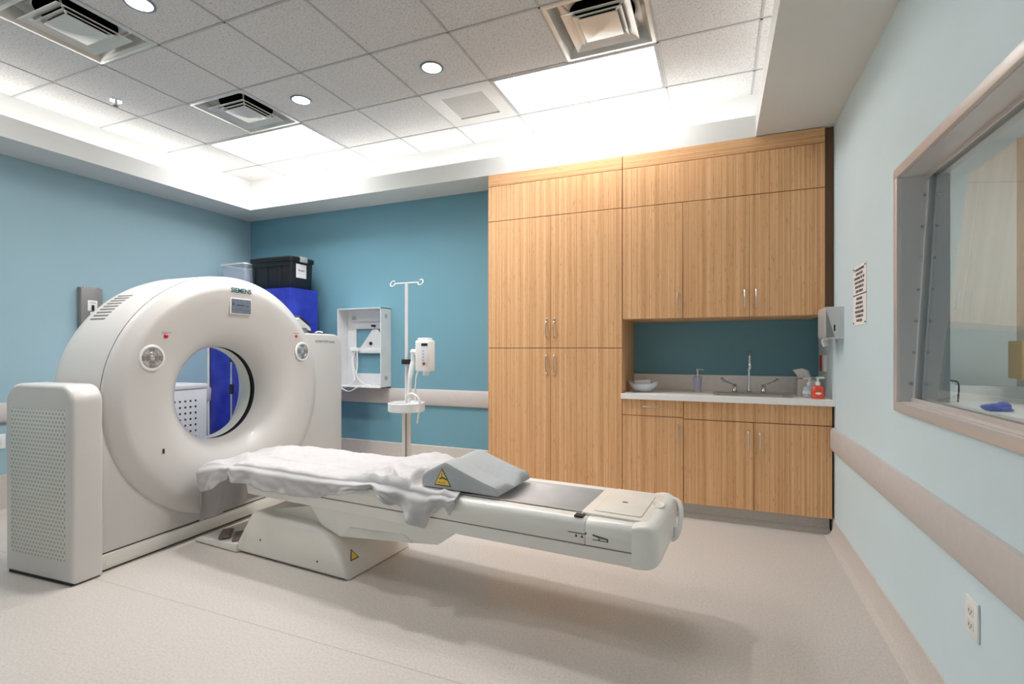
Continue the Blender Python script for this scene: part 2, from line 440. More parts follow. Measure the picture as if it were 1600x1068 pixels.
# control room shell
struct(MB().box(2.6, 2.75, YR, YN, 0, 3.5).build('wall_far', 'pale_blue_paint', smooth=False))
struct(MB().box(XR + WT, 2.6, YR, YN, 2.75, 2.8).build('ceiling_control', 'white_paint', smooth=False))
struct(MB().box(XR + WT, 1.93, YN - .02, YN, 0, 2.75).build('door_1', 'soffit_paint', smooth=False))
struct(MB().box(1.93, 2.6, YN - .02, YN, 0, 2.75).build('trim_7', 'beige_paint', smooth=False))
ct = thing('control_desk', 'white counter with upstand seen through the observation window', 'counter', (1.6, 3.9, 0))
MB().box(-.69, .98, -1.9, .44, .89, .93, .004).build('worktop', 'counter_white', ct)
MB().box(-.69, .98, .44, .465, .89, 1.03, .003).build('upstand', 'counter_white', ct)
MB().box(-.69, .98, -.9, .44, .0, .89).build('body', 'ash_panel', ct, smooth=False)
gv = thing('disposable_gloves', 'crumpled blue disposable gloves lying behind the observation window', 'gloves', (1.45, 3.62, .935))
gv.scale = (.55, .55, .55)
rn = random.Random(3)
for k in range(3):
    bm = bmesh.new(); bmesh.ops.create_icosphere(bm, subdivisions=3, radius=.05)
    for v in bm.verts:
        q = 1 + .35 * sin(23 * v.co.x + k) * cos(31 * v.co.y) + .25 * sin(60 * v.co.z + 2 * k)
        v.co = Vector((v.co.x * 1.5 * q + (k - 1) * .07, v.co.y * q + .02 * k, max(0, (v.co.z + .03) * .75 * q)))
    MB().bm(bm).build('glove', 'glove_blue', gv)
bx = thing('carton', 'small brown printed carton standing behind the observation window', 'box', (1.825, 4.12, 1.092))
MB().box(-.09, .2, -.08, .08, 0, .24, .002).build('body', 'carton', bx)
MB().box(-.075, .19, -.082, -.0795, .205, .22).build('printing', 'ink', bx, smooth=False)
b = MB()
for k in range(3): b.box(-.06 + k * .05, -.03 + k * .05, -.082, -.0795, .15, .19)
b.box(-.08, .15, -.082, -.0795, .085, .12); b.build('symbols', 'ink', bx, smooth=False)
cn = tag(MB().lathe([(0, 0), (.06, 0), (.065, .01), (.065, .15), (.06, .158), (0, .158)], 'z', (1.86, 4.12, .932)).build('canister', 'silver'), 'grey canister under the brown carton behind the observation window', 'canister')
kb = tag(MB().box(1.45, 1.9, 3.2, 3.36, .932, .955, .004).build('keyboard', 'black_rubber'), 'dark keyboard on the counter behind the observation window', 'keyboard')
pw = thing('power_unit', 'small white power unit with black cable behind the observation window', 'device', (1.43, 4.2, .932))
MB().box(-.04, .02, -.05, .05, 0, .13, .006).build('body', 'white_plastic', pw)
MB().tube([(.03, -.055, 0), (.032, -.058, .12), (0, -.055, .14), (-.02, -.03, .15), (-.02, 0, .2)], .005, 8, 5).build('cable', 'black_rubber', pw)

# ------------------------------------------------------------------ ceiling fixtures
lname = ['white ceiling light panel above the wood cabinets', 'white ceiling light panel near the far left corner', 'white ceiling light panel over the scanner, cut by the frame']
for k, (i, j) in enumerate(LIGHTS):
    L = thing('ceiling_light', lname[k], 'ceiling light', (GX + (i + 1) * T, GY + (j + .5) * T, ZC), 0, 'recessed light panels')
    hx, hy = T - .008, T / 2 - .008
    f = MB(); fwid = .022
    f.box(-hx, hx, hy - fwid, hy, -.006, .03).box(-hx, hx, -hy, -hy + fwid, -.006, .03)
    f.box(-hx, -hx + fwid, -hy + fwid, hy - fwid, -.006, .03).box(hx - fwid, hx, -hy + fwid, hy - fwid, -.006, .03)
    f.build('frame', 'troffer_frame', L, smooth=False)
    MB().box(-hx + fwid, hx - fwid, -hy + fwid, hy - fwid, .004, .012).build('diffuser', 'troffer_glow', L, smooth=False)
    MB().box(-hx, hx, -hy, hy, .03, .1).build('housing', 'troffer_frame', L, smooth=False)
vname = ['large silver square air diffuser beside the light panel above the cabinets', 'silver square air diffuser beside the far left light panel', 'silver square air diffuser nearest the left edge, over the scanner']
def sq(a, z): return [(-a, -a, z), (a, -a, z), (a, a, z), (-a, a, z)]
def loft(rings, cap=None):
    vs = []; fs = []
    for r in rings: vs += r
    for k in range(len(rings) - 1):
        for q in range(4): fs.append((4 * k + q, 4 * k + (q + 1) % 4, 4 * k + 4 + (q + 1) % 4, 4 * k + 4 + q))
    if cap: fs.append(tuple(range(4 * len(rings) - 4, 4 * len(rings))))
    return vs, fs
for k, (i, j) in enumerate(VENTS):
    V = thing('air_diffuser', vname[k], 'air vent', (GX + (i + .5) * T, GY + (j + .5) * T, ZC), 0, 'square ceiling air diffusers')
    a = T / 2 - .008
    MB().add(*loft([sq(a, .004), sq(a, -.004), sq(a - .022, -.006), sq(a - .03, .004), sq(a - .062, .066), sq(a - .063, .07)], True)).build('pan', 'vent_metal', V, ang=20)
    MB().cyl(.205, .0655, .0685, 'z', (0, 0, 0), 48).build('duct_opening', 'duct_black', V)
    MB().add(*loft([sq(.205, -.010), sq(.203, -.014), sq(.15, .014), sq(.147, .012), sq(.20, -.010)])).build('cone', 'vent_metal', V, ang=20)
    MB().add(*loft([sq(.150, -.004), sq(.148, -.008), sq(.115, .01), sq(.112, .008), sq(.146, -.004)])).build('cone', 'vent_metal', V, ang=20)
    MB().add(*loft([sq(.118, -.006), sq(.118, -.012), sq(.11, -.014), sq(.01, -.034)], True)).build('plaque', 'vent_metal', V, ang=20)
    for sx in (-1, 1):
        for sy in (-1, 1): MB().tube([(sx * .10, sy * .10, -.005), (sx * .15, sy * .15, .012), (sx * .215, sy * .215, .06)], .006, 6).build('strut', 'vent_metal', V)
i, j = RETURN
V = thing('return_grille', 'flat grey square return air grille beside the light panel above the cabinets', 'air vent', (GX + (i + .5) * T, GY + (j + .5) * T, ZC))
a = T / 2 - .008
MB().add(*loft([sq(a, .01), sq(a, -.003), sq(a - .02, -.005), sq(a - .11, -.002), sq(a - .118, .006)])).build('frame', 'return_frame', V, ang=15)
MB().box(-a + .118, a - .118, -a + .118, a - .118, .004, .012).build('mesh_panel', 'grille_grey', V, smooth=False)
MB().box(-a, a, -a, a, .014, .06).build('housing', 'grille_grey', V, smooth=False)
dn = ['round recessed downlight near the air diffuser over the scanner, largest in view', 'round recessed downlight beside the far left air diffuser', 'round recessed downlight beside the return air grille']
for k, (gi, gj) in enumerate([(-2.5, -2.5), (-2.5, -.5), (-.5, -.5)]):
    D = thing('downlight', dn[k], 'downlight', (GX + gi * T, GY + gj * T, ZC), 0, 'round recessed downlights')
    MB().lathe([(.066, .001), (.068, -.006), (.078, -.007), (.083, -.004), (.083, .0)], 'z', (0, 0, 0), 40).build('rim', 'downlight_rim', D)
    MB().cyl(.0675, -.0035, -.001, 'z', (0, 0, 0), 40).build('lens', 'downlight_glow', D)
    sl = bpy.data.lights.new('downlight_lamp', 'SPOT'); sl.energy = 48; sl.spot_size = R(140); sl.spot_blend = .9; sl.shadow_soft_size = .07; sl.color = (1, .99, .985)
    so = bpy.data.objects.new('downlight_lamp', sl); COL.objects.link(so); so.location = (D.location.x, D.location.y, ZC - .03)
S = thing('fire_sprinkler', 'small chrome fire sprinkler head in the ceiling above the scanner', 'sprinkler', (-4.497, 2.518, ZC))
MB().lathe([(0, -.001), (.045, -.001), (.042, -.008), (.02, -.01), (0, -.01)], 'z', (0, 0, 0), 28).build('escutcheon', 'chrome', S)
MB().cyl(.008, -.035, -.008, 'z', (0, 0, 0), 12).tube([(.012, 0, -.01), (.016, 0, -.025), (0, 0, -.042)], .003, 6).tube([(-.012, 0, -.01), (-.016, 0, -.025), (0, 0, -.042)], .003, 6).build('frame', 'chrome', S)
MB().cyl(.018, -.045, -.042, 'z', (0, 0, 0), 16).build('deflector', 'dark_gap', S)

# ------------------------------------------------------------------ cabinets
FY = 3.99; DT = .019   # front plane, door thickness
def bar_handle(x, z, parent, vertical=True, L=.13):
    pts = [(-L / 2, 0), (-L / 2 + .008, -.020), (0, -.031), (L / 2 - .008, -.020), (L / 2, 0)]
    if vertical: p = [(x, d, z + a) for a, d in pts]
    else: p = [(x + a, d, z) for a, d in pts]
    return MB().tube(p, .0055, 8, 5).build('handle', 'satin_nickel', parent)
def door(x0, x1, z0, z1, parent, name='door', mat='bamboo_upright', hx=None, hz=None, vert=True, lock=None):
    d = MB().box(x0 + .0015, x1 - .0015, 0, DT, z0 + .0015, z1 - .0015, .0012, 1).build(name, mat, parent)
    if hx is not None: bar_handle(hx, hz, d, vert)
    if lock: MB().cyl(.009, -.008, 0, 'y', (lock[0], 0, lock[1]), 14, .002).build('lock', 'satin_nickel', d)
    return d
def carcass(x0, x1, z0, z1, parent, depth=.375):
    return MB().box(x0, x1, DT + .002, depth, z0, z1, .001, 1).build('body', 'bamboo_upright', parent)

c = thing('tall_cabinet', 'tall wood cabinet with four doors, left of the sink niche', 'cabinet', (0, FY, 0))
xa, xm, xb = -1.868, -1.291, -.697
carcass(xa, -.706, .125, 2.395, c)
door(xa, xm, 1.289, 2.395, c, hx=-1.327, hz=1.445, lock=(-1.327, 1.53)); door(xm, xb, 1.289, 2.395, c, hx=-1.258, hz=1.445, lock=(-1.258, 1.53))
door(xa, xm, .125, 1.287, c, hx=-1.327, hz=1.165, lock=(-1.327, 1.07)); door(xm, xb, .125, 1.287, c, hx=-1.258, hz=1.165, lock=(-1.258, 1.07))
MB().box(-.7025, -.6965, .022, .586, .931, 2.395).build('end_panel', 'bamboo_upright', c, smooth=False)
c = thing('hanging_bulkhead', 'wood filler panel above the tall cabinet, under the soffit', 'cabinet panel', (0, FY, 0), 0, 'filler panels under the soffit')
MB().box(xa, xb, .021, .375, 2.397, ZS - .004).build('body', 'bamboo_upright', c, smooth=False)
door(xa, xb, 2.397, 2.702, c, 'panel'); door(xa, xb, 2.702, ZS - .004, c, 'fascia_board', 'bamboo_level')
c = thing('hanging_bulkhead', 'wood filler panel above the three upper doors, under the soffit', 'cabinet panel', (0, FY, 0), 0, 'filler panels under the soffit')
MB().box(-.694, .685, .021, .375, 2.393, ZS - .004).build('body', 'bamboo_upright', c, smooth=False)
door(-.694, .685, 2.393, 2.700, c, 'panel'); door(-.694, .685, 2.70, ZS - .004, c, 'fascia_board', 'bamboo_level')
MB().box(.686, XR - .001, .03, .06, 1.512, ZS - .004).build('filler_strip', 'dark_brown', c, smooth=False)
ZU = 1.515
c = thing('hanging_cabinet', 'single door wood wall cabinet beside the tall cabinet', 'cabinet', (0, FY, 0), 0, 'wood wall cabinets over the sink')
carcass(-.694, -.243, ZU, 2.391, c, .585); door(-.694, -.243, ZU, 2.391, c, hx=-.278, hz=1.645)
c = thing('hanging_cabinet', 'double door wood wall cabinet over the sink', 'cabinet', (0, FY, 0), 0, 'wood wall cabinets over the sink')
carcass(-.241, .685, ZU, 2.391, c, .585)
door(-.241, .214, ZU, 2.391, c, hx=.182, hz=1.645); door(.214, .685, ZU, 2.391, c, hx=.257, hz=1.645)
c = thing('base_cabinet', 'wood base cabinet with a drawer over one door, beside the tall cabinet', 'cabinet', (0, FY, 0), 0, 'wood base cabinets')
carcass(-.696, -.239, .116, .888, c, .585)
dr = door(-.696, -.239, .762, .888, c, 'drawer', hx=-.475, hz=.835, vert=False); door(-.696, -.239, .116, .760, c, hx=-.278, hz=.64)
c = thing('base_cabinet', 'wood sink base cabinet with two doors, next to the right wall', 'cabinet', (0, FY, 0), 0, 'wood base cabinets')
b = MB().box(-.237, .727, DT + .002, .585, .116, .70, .001, 1).box(-.237, -.22, DT + .002, .585, .7, .888).box(.71, .727, DT + .002, .585, .7, .888).build('body', 'bamboo_upright', c)
door(-.237, .727, .752, .888, c, 'false_front'); door(-.237, .243, .116, .75, c, hx=.207, hz=.625); door(.243, .727, .116, .75, c, hx=.282, hz=.62)
MB().box(.728, XR - .001, .03, .06, .118, .885).build('filler_strip', 'dark_brown', c, smooth=False)
CT = .93; TOP = CT + .0012
ct = thing('countertop', 'white countertop with backsplash over the wood base cabinets', 'countertop', (0, 0, 0))
SX0, SX1, SY0, SY1 = -.02, .49, 4.06, 4.37
b = MB(); F0 = 3.962
b.prism([(-.705, F0 + .012), (-.70, F0), (XR - .002, F0), (XR - .002, SY0), (-.696, SY0), (-.696, F0 + .03)], 'z', CT - .04, CT)
b.box(-.696, XR - .002, SY1, YN - .001, CT - .04, CT).box(-.696, SX0, SY0, SY1, CT - .04, CT).box(SX1, XR - .002, SY0, SY1, CT - .04, CT)
b.build('worktop', 'counter_white', ct, smooth=False)
MB().box(-.694, XR - .002, YN - .022, YN - .001, CT, 1.06, .003).build('backsplash', 'counter_white', ct)
sk = thing('sink', 'stainless steel drop-in sink in the white countertop', 'sink', ((SX0 + SX1) / 2, (SY0 + SY1) / 2, CT))
hx, hy = (SX1 - SX0) / 2 + .012, (SY1 - SY0) / 2 + .012
def rr(a, b, z, r=.02): return [(x, y, z) for x, y in rrect(-a, a, -b, b, r, 4)]
rings = [rr(hx, hy, .0005), rr(hx, hy, .004), rr(hx - .02, hy - .02, .004), rr(hx - .03, hy - .03, -.004, .03), rr(hx - .045, hy - .04, -.12, .04), rr(hx - .07, hy - .06, -.125, .03)]
vs = []; fs = []; n = len(rings[0])
for r_ in rings: vs += r_
for k in range(len(rings) - 1):
    for q in range(n): fs.append((k * n + q, k * n + (q + 1) % n, (k + 1) * n + (q + 1) % n, (k + 1) * n + q))
fs.append(tuple(range((len(rings) - 1) * n, len(rings) * n)))
MB().add(vs, fs).build('bowl', 'steel_sink', sk)
MB().cyl(.025, -.124, -.121, 'z', (0, 0, 0), 20).build('drain', 'chrome', sk)
fa = thing('faucet', 'chrome gooseneck faucet with two wing handles behind the sink', 'faucet', (.235, 4.45, TOP))
MB().lathe([(0, 0), (.024, 0), (.024, .006), (.017, .012), (.015, .05), (.012, .07), (.010, .08), (0, .08)], 'z', (0, 0, 0), 24).build('spout_base', 'chrome', fa)
MB().tube([(0, 0, .06), (0, 0, .25), (0, -.01, .30), (0, -.05, .325), (0, -.09, .30), (0, -.1, .25), (0, -.1, .22)], .0095, 12, 6).lathe([(.0, .19), (.011, .19), (.013, .2), (.013, .232), (.01, .236), (0, .236)], 'z', (0, -.1, 0), 16).build('spout', 'chrome', fa)
for sx in (-1, 1):
    h = MB().lathe([(0, 0), (.024, 0), (.024, .005), (.018, .012), (.016, .05), (.018, .055), (.012, .066), (0, .068)], 'z', (sx * .105, 0, 0), 20).build('valve', 'chrome', fa)
    MB().tube([(sx * .105, 0, .06), (sx * .14, -.012, .072), (sx * .18, -.03, .09), (sx * .205, -.042, .112)], [.006, .009, .013, .012], 10, 4, True, .6).build('handle', 'chrome', h)
bw = tag(MB().lathe([(0, 0), (.035, 0), (.05, .006), (.085, .03), (.098, .062), (.094, .063), (.075, .036), (.04, .014), (0, .012)], 'z', (0, 0, 0), 40).build('bowl', 'ceramic'), 'white curved ceramic bowl at the left end of the countertop', 'bowl')
bw.location = (-.562, 4.19, TOP); bw.scale = (1.27, .9, 1.1)
for v in bw.data.vertices: v.co.z += max(0, abs(v.co.x) - .05) * .45 if v.co.z > .02 else 0
tb = tag(MB().box(-.06, .06, -.034, .034, 0, .045, .004).build('tissue_pack', 'paper'), 'small white pack standing in the curved ceramic bowl', 'pack'); tb.location = (-.566, 4.19, CT + .053); tb.rotation_euler = (0, R(-3), R(8))
d = thing('soap_dispenser', 'lavender soap dispenser with silver pump, on the open countertop', 'soap dispenser', (-.149, 4.33, TOP))
MB().lathe([(0, .018), (.026, .018), (.029, .03), (.037, .112), (.035, .118), (0, .118)], 'z', (0, 0, 0), 32).build('bottle', 'lavender', d)
MB().lathe([(0, 0), (.029, 0), (.029, .016), (.027, .019), (0, .019)], 'z', (0, 0, 0), 32).build('foot', 'silver', d)
MB().lathe([(0, .117), (.038, .117), (.037, .123), (.015, .128), (.013, .145), (.007, .148), (.007, .172), (.011, .173), (.011, .187), (0, .188)], 'z', (0, 0, 0), 24).tube([(0, 0, .183), (.03, 0, .184), (.05, 0, .177)], .0045, 8).build('pump', 'satin_nickel', d)
tx = thing('tissue_box', 'brushed steel tissue box cover in the corner by the right wall', 'tissue box', (.617, 4.34, TOP))
MB().box(-.062, .062, -.062, .062, 0, .125, .006, 3).build('cover', 'steel_box', tx)
MB().cyl(.035, .1245, .1265, 'z', (0, 0, 0), 24).build('opening', 'dark_gap', tx)
vs = []; fs = []; N = 9
for i in range(N):
    for j in range(N):
        u, v_ = i / (N - 1), j / (N - 1); wd = .035 + .03 * v_
        vs.append((-.02 * v_ + (u - .5) * 2 * wd * (1 - .35 * v_ * u), .012 * sin(5 * u + 2 * v_), .118 + v_ * (.085 - .03 * abs(u - .45))))
for i in range(N - 1):
    for j in range(N - 1): fs.append((i * N + j, (i + 1) * N + j, (i + 1) * N + j + 1, i * N + j + 1))
tt = MB().add(vs, fs).build('tissue', 'paper', tx); md = tt.modifiers.new('s', 'SOLIDIFY'); md.thickness = .002
def pump_bottle(name, label, loc, mat, mat2, sx, h):
    p = thing(name, label, 'soap bottle', loc)
    MB().lathe([(0, 0), (.036, 0), (.04, .008), (.042, h * .5), (.036, h * .85), (.016, h), (0, h)], 'z', (0, 0, 0), 28, (1, .6)).build('bottle', mat, p)
    MB().lathe([(0, h - .002), (.015, h - .002), (.015, h + .022), (.006, h + .026), (.006, h + .05), (0, h + .05)], 'z', (0, 0, 0), 20).box(-.012 if sx > 0 else -.04, .04 if sx > 0 else .012, -.01, .01, h + .046, h + .058, .003).build('pump', 'white_plastic', p)
    if mat2: MB().lathe([(.0425, h * .3), (.0432, h * .32), (.0432, h * .52), (.0425, h * .54)], 'z', (0, 0, 0), 28, (1, .62)).build('label_band', mat2, p)
    return p
pump_bottle('soap_bottle', 'clear blue pump bottle behind the red soap bottle', (.615, 4.16, TOP), 'soap_clear', 'white_plastic', -1, .085)
p = pump_bottle('soap_bottle', 'red liquid soap pump bottle at the right end of the countertop', (.655, 4.075, TOP), 'soap_red', None, 1, .095)
MB().prism([(-.022, .036), (0, .028), (.022, .036), (.01, .046), (-.012, .045)], 'y', -.0275, -.0255).build('label_sticker', 'white_plastic', p, smooth=False)

# ------------------------------------------------------------------ right wall fittings
ds = thing('mounted_towel_dispenser', 'brushed steel paper towel dispenser on the right wall', 'towel dispenser', (XR, 3.94, 1.345))
MB().prism([(-.10, .01), (-.085, 0), (0, 0), (0, .205), (-.095, .205), (-.10, .195)], 'y', -.22, .03, .002).build('housing', 'steel_upright', ds)
MB().prism([(-.103, .02), (-.103, .19), (-.1, .19), (-.1, .02)], 'y', -.21, .02).build('cover', 'steel_level', ds, smooth=False)
MB().prism([(-.05, .012), (-.097, .006), (-.097, .185)], 'y', -.2225, -.2205).build('side_cut', 'grey_metal', ds, smooth=False)
MB().box(-.055, -.046, -.2215, -.2195, .05, .09).build('keyhole', 'dark_gap', ds, smooth=False)
MB().tube([(-.07, -.05, .005), (-.075, -.05, -.02), (-.066, -.05, -.045)], [.03, .032, .02], 10, 4, True, .35).build('towel', 'paper', ds)
MB().cyl(.008, -.16, -.15, 'y', (-.085, 0, .0), 12).build('knob', 'chrome', ds)
sg = thing('notice_sign', 'white two-part lettered notice screwed to the right wall', 'sign', (XR - .004, 3.33, 0))
MB().box(0, .004, -.135, .135, 1.415, 1.75).build('plate', 'paper', sg, smooth=False)
MB().box(-.001, .0035, -.135, .135, 1.583, 1.589).build('divider', 'ink', sg, smooth=False)
for k, s in enumerate(['IF YOU ARE PREGNANT', 'OR MAY BE BEST', 'BE PREGNANT, TELL THE', 'X-RAY TECHNOLOGIST', 'BEFORE HAVING AN', 'X-RAY COMPLETE']):
    text(s, .021, (-.001, 0, 1.728 - k * .0245), '-x', 'sign_grey', sg, sx=.9)
for k, s in enumerate(['SI CREE ESTAR', 'EMBARAZADA O', 'LO ESTA, AVISE AL', 'TECNOLOGO ANTES', 'DE TOMARSE LOS', 'RAYOS EQUIS']):
    text(s, .021, (-.001, 0, 1.563 - k * .0245), '-x', 'sign_grey', sg, sx=.9)
b = MB()
for y in (-.122, .122):
    for z in (1.428, 1.738): b.cyl(.005, -.003, 0, 'x', (0, y, z), 10)
b.build('screw', 'ink', sg)
sw = thing('emergency_switch', 'red emergency plate with white cover on the right wall, by the soap', 'switch', (XR, 4.30, 1.115))
MB().box(-.03, 0, .0, .06, .0, .12, .003).build('red_plate', 'dark_red', sw); MB().box(-.024, 0, -.075, -.001, 0, .12, .003).build('white_plate', 'white_plastic', sw)
ol = thing('power_outlet', 'white electrical outlet low on the right wall', 'outlet', (XR, 1.989, .44))
MB().box(-.008, 0, -.042, .042, -.062, .062, .004).build('cover_plate', 'white_plastic', ol)
for z in (-.022, .022):
    r_ = MB().prism([(y, z + q) for y, q in rrect(-.018, .018, -.016, .016, .008, 4)], 'x', -.0095, -.007).build('receptacle', 'white_metal', ol)
    MB().box(-.0102, -.009, -.009, -.006, z - .004, z + .006).box(-.0102, -.009, .006, .009, z - .004, z + .006).cyl(.0025, -.0102, -.009, 'x', (0, 0, z - .009), 8).build('slot', 'ink', r_, smooth=False)

# ------------------------------------------------------------------ left wall fittings
ep = thing('electrical_switch_panel', 'grey electrical switch panel on the left wall behind the scanner', 'electrical panel', (XL, 2.69, 1.63))
MB().box(0, .05, -.085, .085, -.195, .195, .004).build('box', 'grey_metal', ep)
MB().box(.0505, .056, -.083, .083, -.185, .19, .002).build('door', 'grey_metal', ep)
q = MB().box(.0565, .060, -.034, .040, -.012, .082, .001).build('label_plate', 'white_plastic', ep)
MB().box(.0605, .066, -.006, .014, -.01, .04, .001).build('toggle', 'black_rubber', q)
MB().box(.0603, .061, -.02, .026, .058, .063).build('caption', 'ink_light', q, smooth=False)
q = MB().box(.0565, .060, -.014, .022, -.09, -.02, .001).build('sticker', 'paper', ep)
MB().cyl(.01, .0603, .061, 'x', (0, .006, -.05), 12).build('symbol', 'ink', q)
MB().cyl(.008, .05, .058, 'x', (0, -.06, .197), 10).cyl(.008, .05, .058, 'x', (0, .06, .197), 10).build('hinge', 'silver', ep)
o2 = thing('power_outlet', 'white electrical outlet low on the left wall, beside the scanner', 'outlet', (XL, 2.09, .555))
MB().box(0, .008, -.05, .037, -.058, .058, .003).build('cover_plate', 'white_plastic', o2)
MB().box(.008, .010, -.03, .012, -.03, .03, .002).build('receptacle', 'white_metal', o2)

# ------------------------------------------------------------------ CT scanner gantry.  local x: towards the viewer, y: along the front, z: up
G = thing('ct_scanner', 'large white ring-shaped scanner standing by the left wall', 'medical scanner', (-3.24, 2.27, 0), 3)
CY_, CZ_, SZ_ = .36, .957, .968
fc = MB().lathe([(.350, -.212), (.356, -.19), (.375, -.145), (.41, -.10), (.46, -.062), (.52, -.034), (.60, -.014), (.70, -.004), (.765, 0), (.788, -.002), (.80, -.007), (.855, -.034), (.868, -.043), (.876, -.056), (.877, -.066)], 'x', (0, CY_, CZ_), 128, (1, SZ_)).build('front_cover', 'scanner_white', G, ang=60)
MB().lathe([(.873, -.0662), (.873, -.0684)], 'x', (0, CY_, CZ_), 128, (1, SZ_)).build('seam', 'ink_light', G)
MB().lathe([(.879, -.068), (.882, -.10), (.88, -.44), (.872, -.50), (.85, -.54), (.81, -.565), (.6, -.585), (.54, -.575), (.51, -.555), (.36, -.352), (.352, -.345), (.352, -.34)], 'x', (0, CY_, CZ_), 128, (1, SZ_)).build('rear_shell', 'scanner_white', G, ang=60)
MB().lathe([(.352, -.2115), (.362, -.213), (.362, -.258), (.352, -.259)], 'x', (0, CY_, CZ_), 96, (1, SZ_)).build('scan_window', 'black_rubber', G)
MB().lathe([(.352, -.259), (.350, -.262), (.350, -.342)], 'x', (0, CY_, CZ_), 96, (1, SZ_)).build('bore_liner', 'liner', G)
# cooling slots on the crown
b = MB()
for k in range(9):
    a = R(128 + k * 1.9)
    for q in (.33, .40):
        c0 = Vector((-q, CY_ + .8795 * cos(a), CZ_ + .8805 * SZ_ * sin(a)))
        tgt = Vector((0, -sin(a), cos(a))); nr = Vector((0, cos(a), sin(a)))
        vs = [c0 + tgt * s1 * .006 + Vector((s2 * .033, 0, 0)) + nr * s3 * .002 for s3 in (-1, 1) for s1, s2 in ((-1, -1), (1, -1), (1, 1), (-1, 1))]
        b.add(vs, [(0, 1, 2, 3), (4, 5, 6, 7), (0, 1, 5, 4), (1, 2, 6, 5), (2, 3, 7, 6), (3, 0, 4, 7)])
b.build('cooling_grille', 'sign_grey', G, smooth=False)
# flat front skirt around the ring
YL_, YRt = -.53, 1.60
MB().prism([(YL_, .9), (YL_, .104), (1.45, .104), (1.45, .9)] + [(CY_ + .80 * cos(R(a)), CZ_ + .80 * SZ_ * sin(R(a))) for a in range(-4, -177, -4)], 'x', -.50, -.055, .003).build('front_panel', 'scanner_white', G)
# plinth, with its dark shadow joint and slotted lid
MB().box(-.56, -.04, YL_, YRt, .012, .096, .004).build('plinth', 'base_white', G)
MB().box(-.55, -.06, YL_ + .005, YRt - .005, .0, .108).build('shadow_gap', 'dark_gap', G, smooth=False)
MB().prism([(y, z) for y, z in rrect(-.50, -.25, .03, .07, .015, 5)], 'x', -.041, -.037).build('service_lid', 'base_white', G)
# left service cabinet with perforated side
prof = arc(-.10, 1.0, .10, 0, 90, 8) + arc(-.47, .98, .12, 90, 180, 8) + [(-.585, .012), (.0, .012)]
prof = [(x, z if z < .9 else z - .015) for x, z in prof]
MB().prism(prof, 'y', -.69, YL_ - .002, .022, 4).build('left_cabinet', 'scanner_white', G)
MB().box(-.57, -.02, -.68, -.54, 0, .02).build('foot', 'dark_gap', G, smooth=False)
MB().box(-.53, -.055, -.6925, -.688, .13, .95, .002).build('vent_panel', 'perforated_white', G)
# right shoulder cabinet
rp = [(1.02, .104), (1.60, .104)] + arc(1.60 - .12, 1.42 - .12, .12, 0, 90, 8) + [(1.02, 1.42)]
MB().prism(rp, 'x', -.56, -.052, .014, 3).build('right_cabinet', 'scanner_white', G)
# display, lamps, control rings and writing
dsp = MB().box(-.008, .004, .296, .478, 1.535, 1.652, .003).build('display', 'white_plastic', G)
MB().box(.003, .0055, .302, .472, 1.541, 1.646).build('screen', 'screen_grey', dsp, smooth=False)
b = MB().box(.005, .0063, .31, .325, 1.60, 1.615).box(.005, .0063, .345, .41, 1.598, 1.606).box(.005, .0063, .43, .455, 1.594, 1.6).box(.005, .0063, .302, .472, 1.568, 1.5695)
b.build('readout', 'screen_dark', dsp, smooth=False)
text('SIEMENS', .048, (.0022, .39, 1.708), '+x', 'logo_teal', G, 'lettering', .0009)
text('SOMATOM Scope', .034, (-.0508, 1.36, 1.348), '+x', 'ink_light', G)
for (y, z) in ((-.173, 1.361), (.942, 1.388)):
    lp = MB().lathe([(0, .007), (.008, .006), (.0125, .002), (.014, -.003), (0, -.003)], 'x', (-.001, y, z), 20).build('warning_lamp', 'red_plastic', G)
    MB().box(.0, .0012, y - .03, y + .03, z + .022, z + .0255).build('caption', 'ink_light', lp, smooth=False)
for (y, z) in ((-.262, 1.225), (1.013, 1.259)):
    hs = MB().lathe([(.066, .003), (.064, .0005), (0, .0005)], 'x', (0, y, z), 40).build('control_pad', 'silver', G)
    MB().lathe([(.082, -.004), (.079, .002), (.070, .005), (.066, .004), (.065, .0)], 'x', (0, y, z), 40).build('rim', 'white_plastic', hs)
    for k in range(8):
        a0 = k * 45 - 17; a1 = a0 + 34
        pts = arc(y, z, .060, a0, a1, 4) + arc(y, z, .042, a1, a0, 4)
        MB().prism(pts, 'x', .0005, .004, .0008, 1).build('button', 'button_silver' if k % 2 else 'button_dark', hs)
    for k in range(4):
        a0 = k * 90 - 35; a1 = a0 + 70
        MB().prism(arc(y, z, .036, a0, a1, 5) + arc(y, z, .020, a1, a0, 5), 'x', .0005, .004, .0008, 1).build('button', 'button_silver' if k == 1 else 'button_dark', hs)
    MB().cyl(.015, .0005, .005, 'x', (0, y, z), 18, .001).build('button', 'button_silver', hs)
MB().box(-.012, -.0005, -.19, -.183, .62, .65).build('mark', 'ink', G, smooth=False)

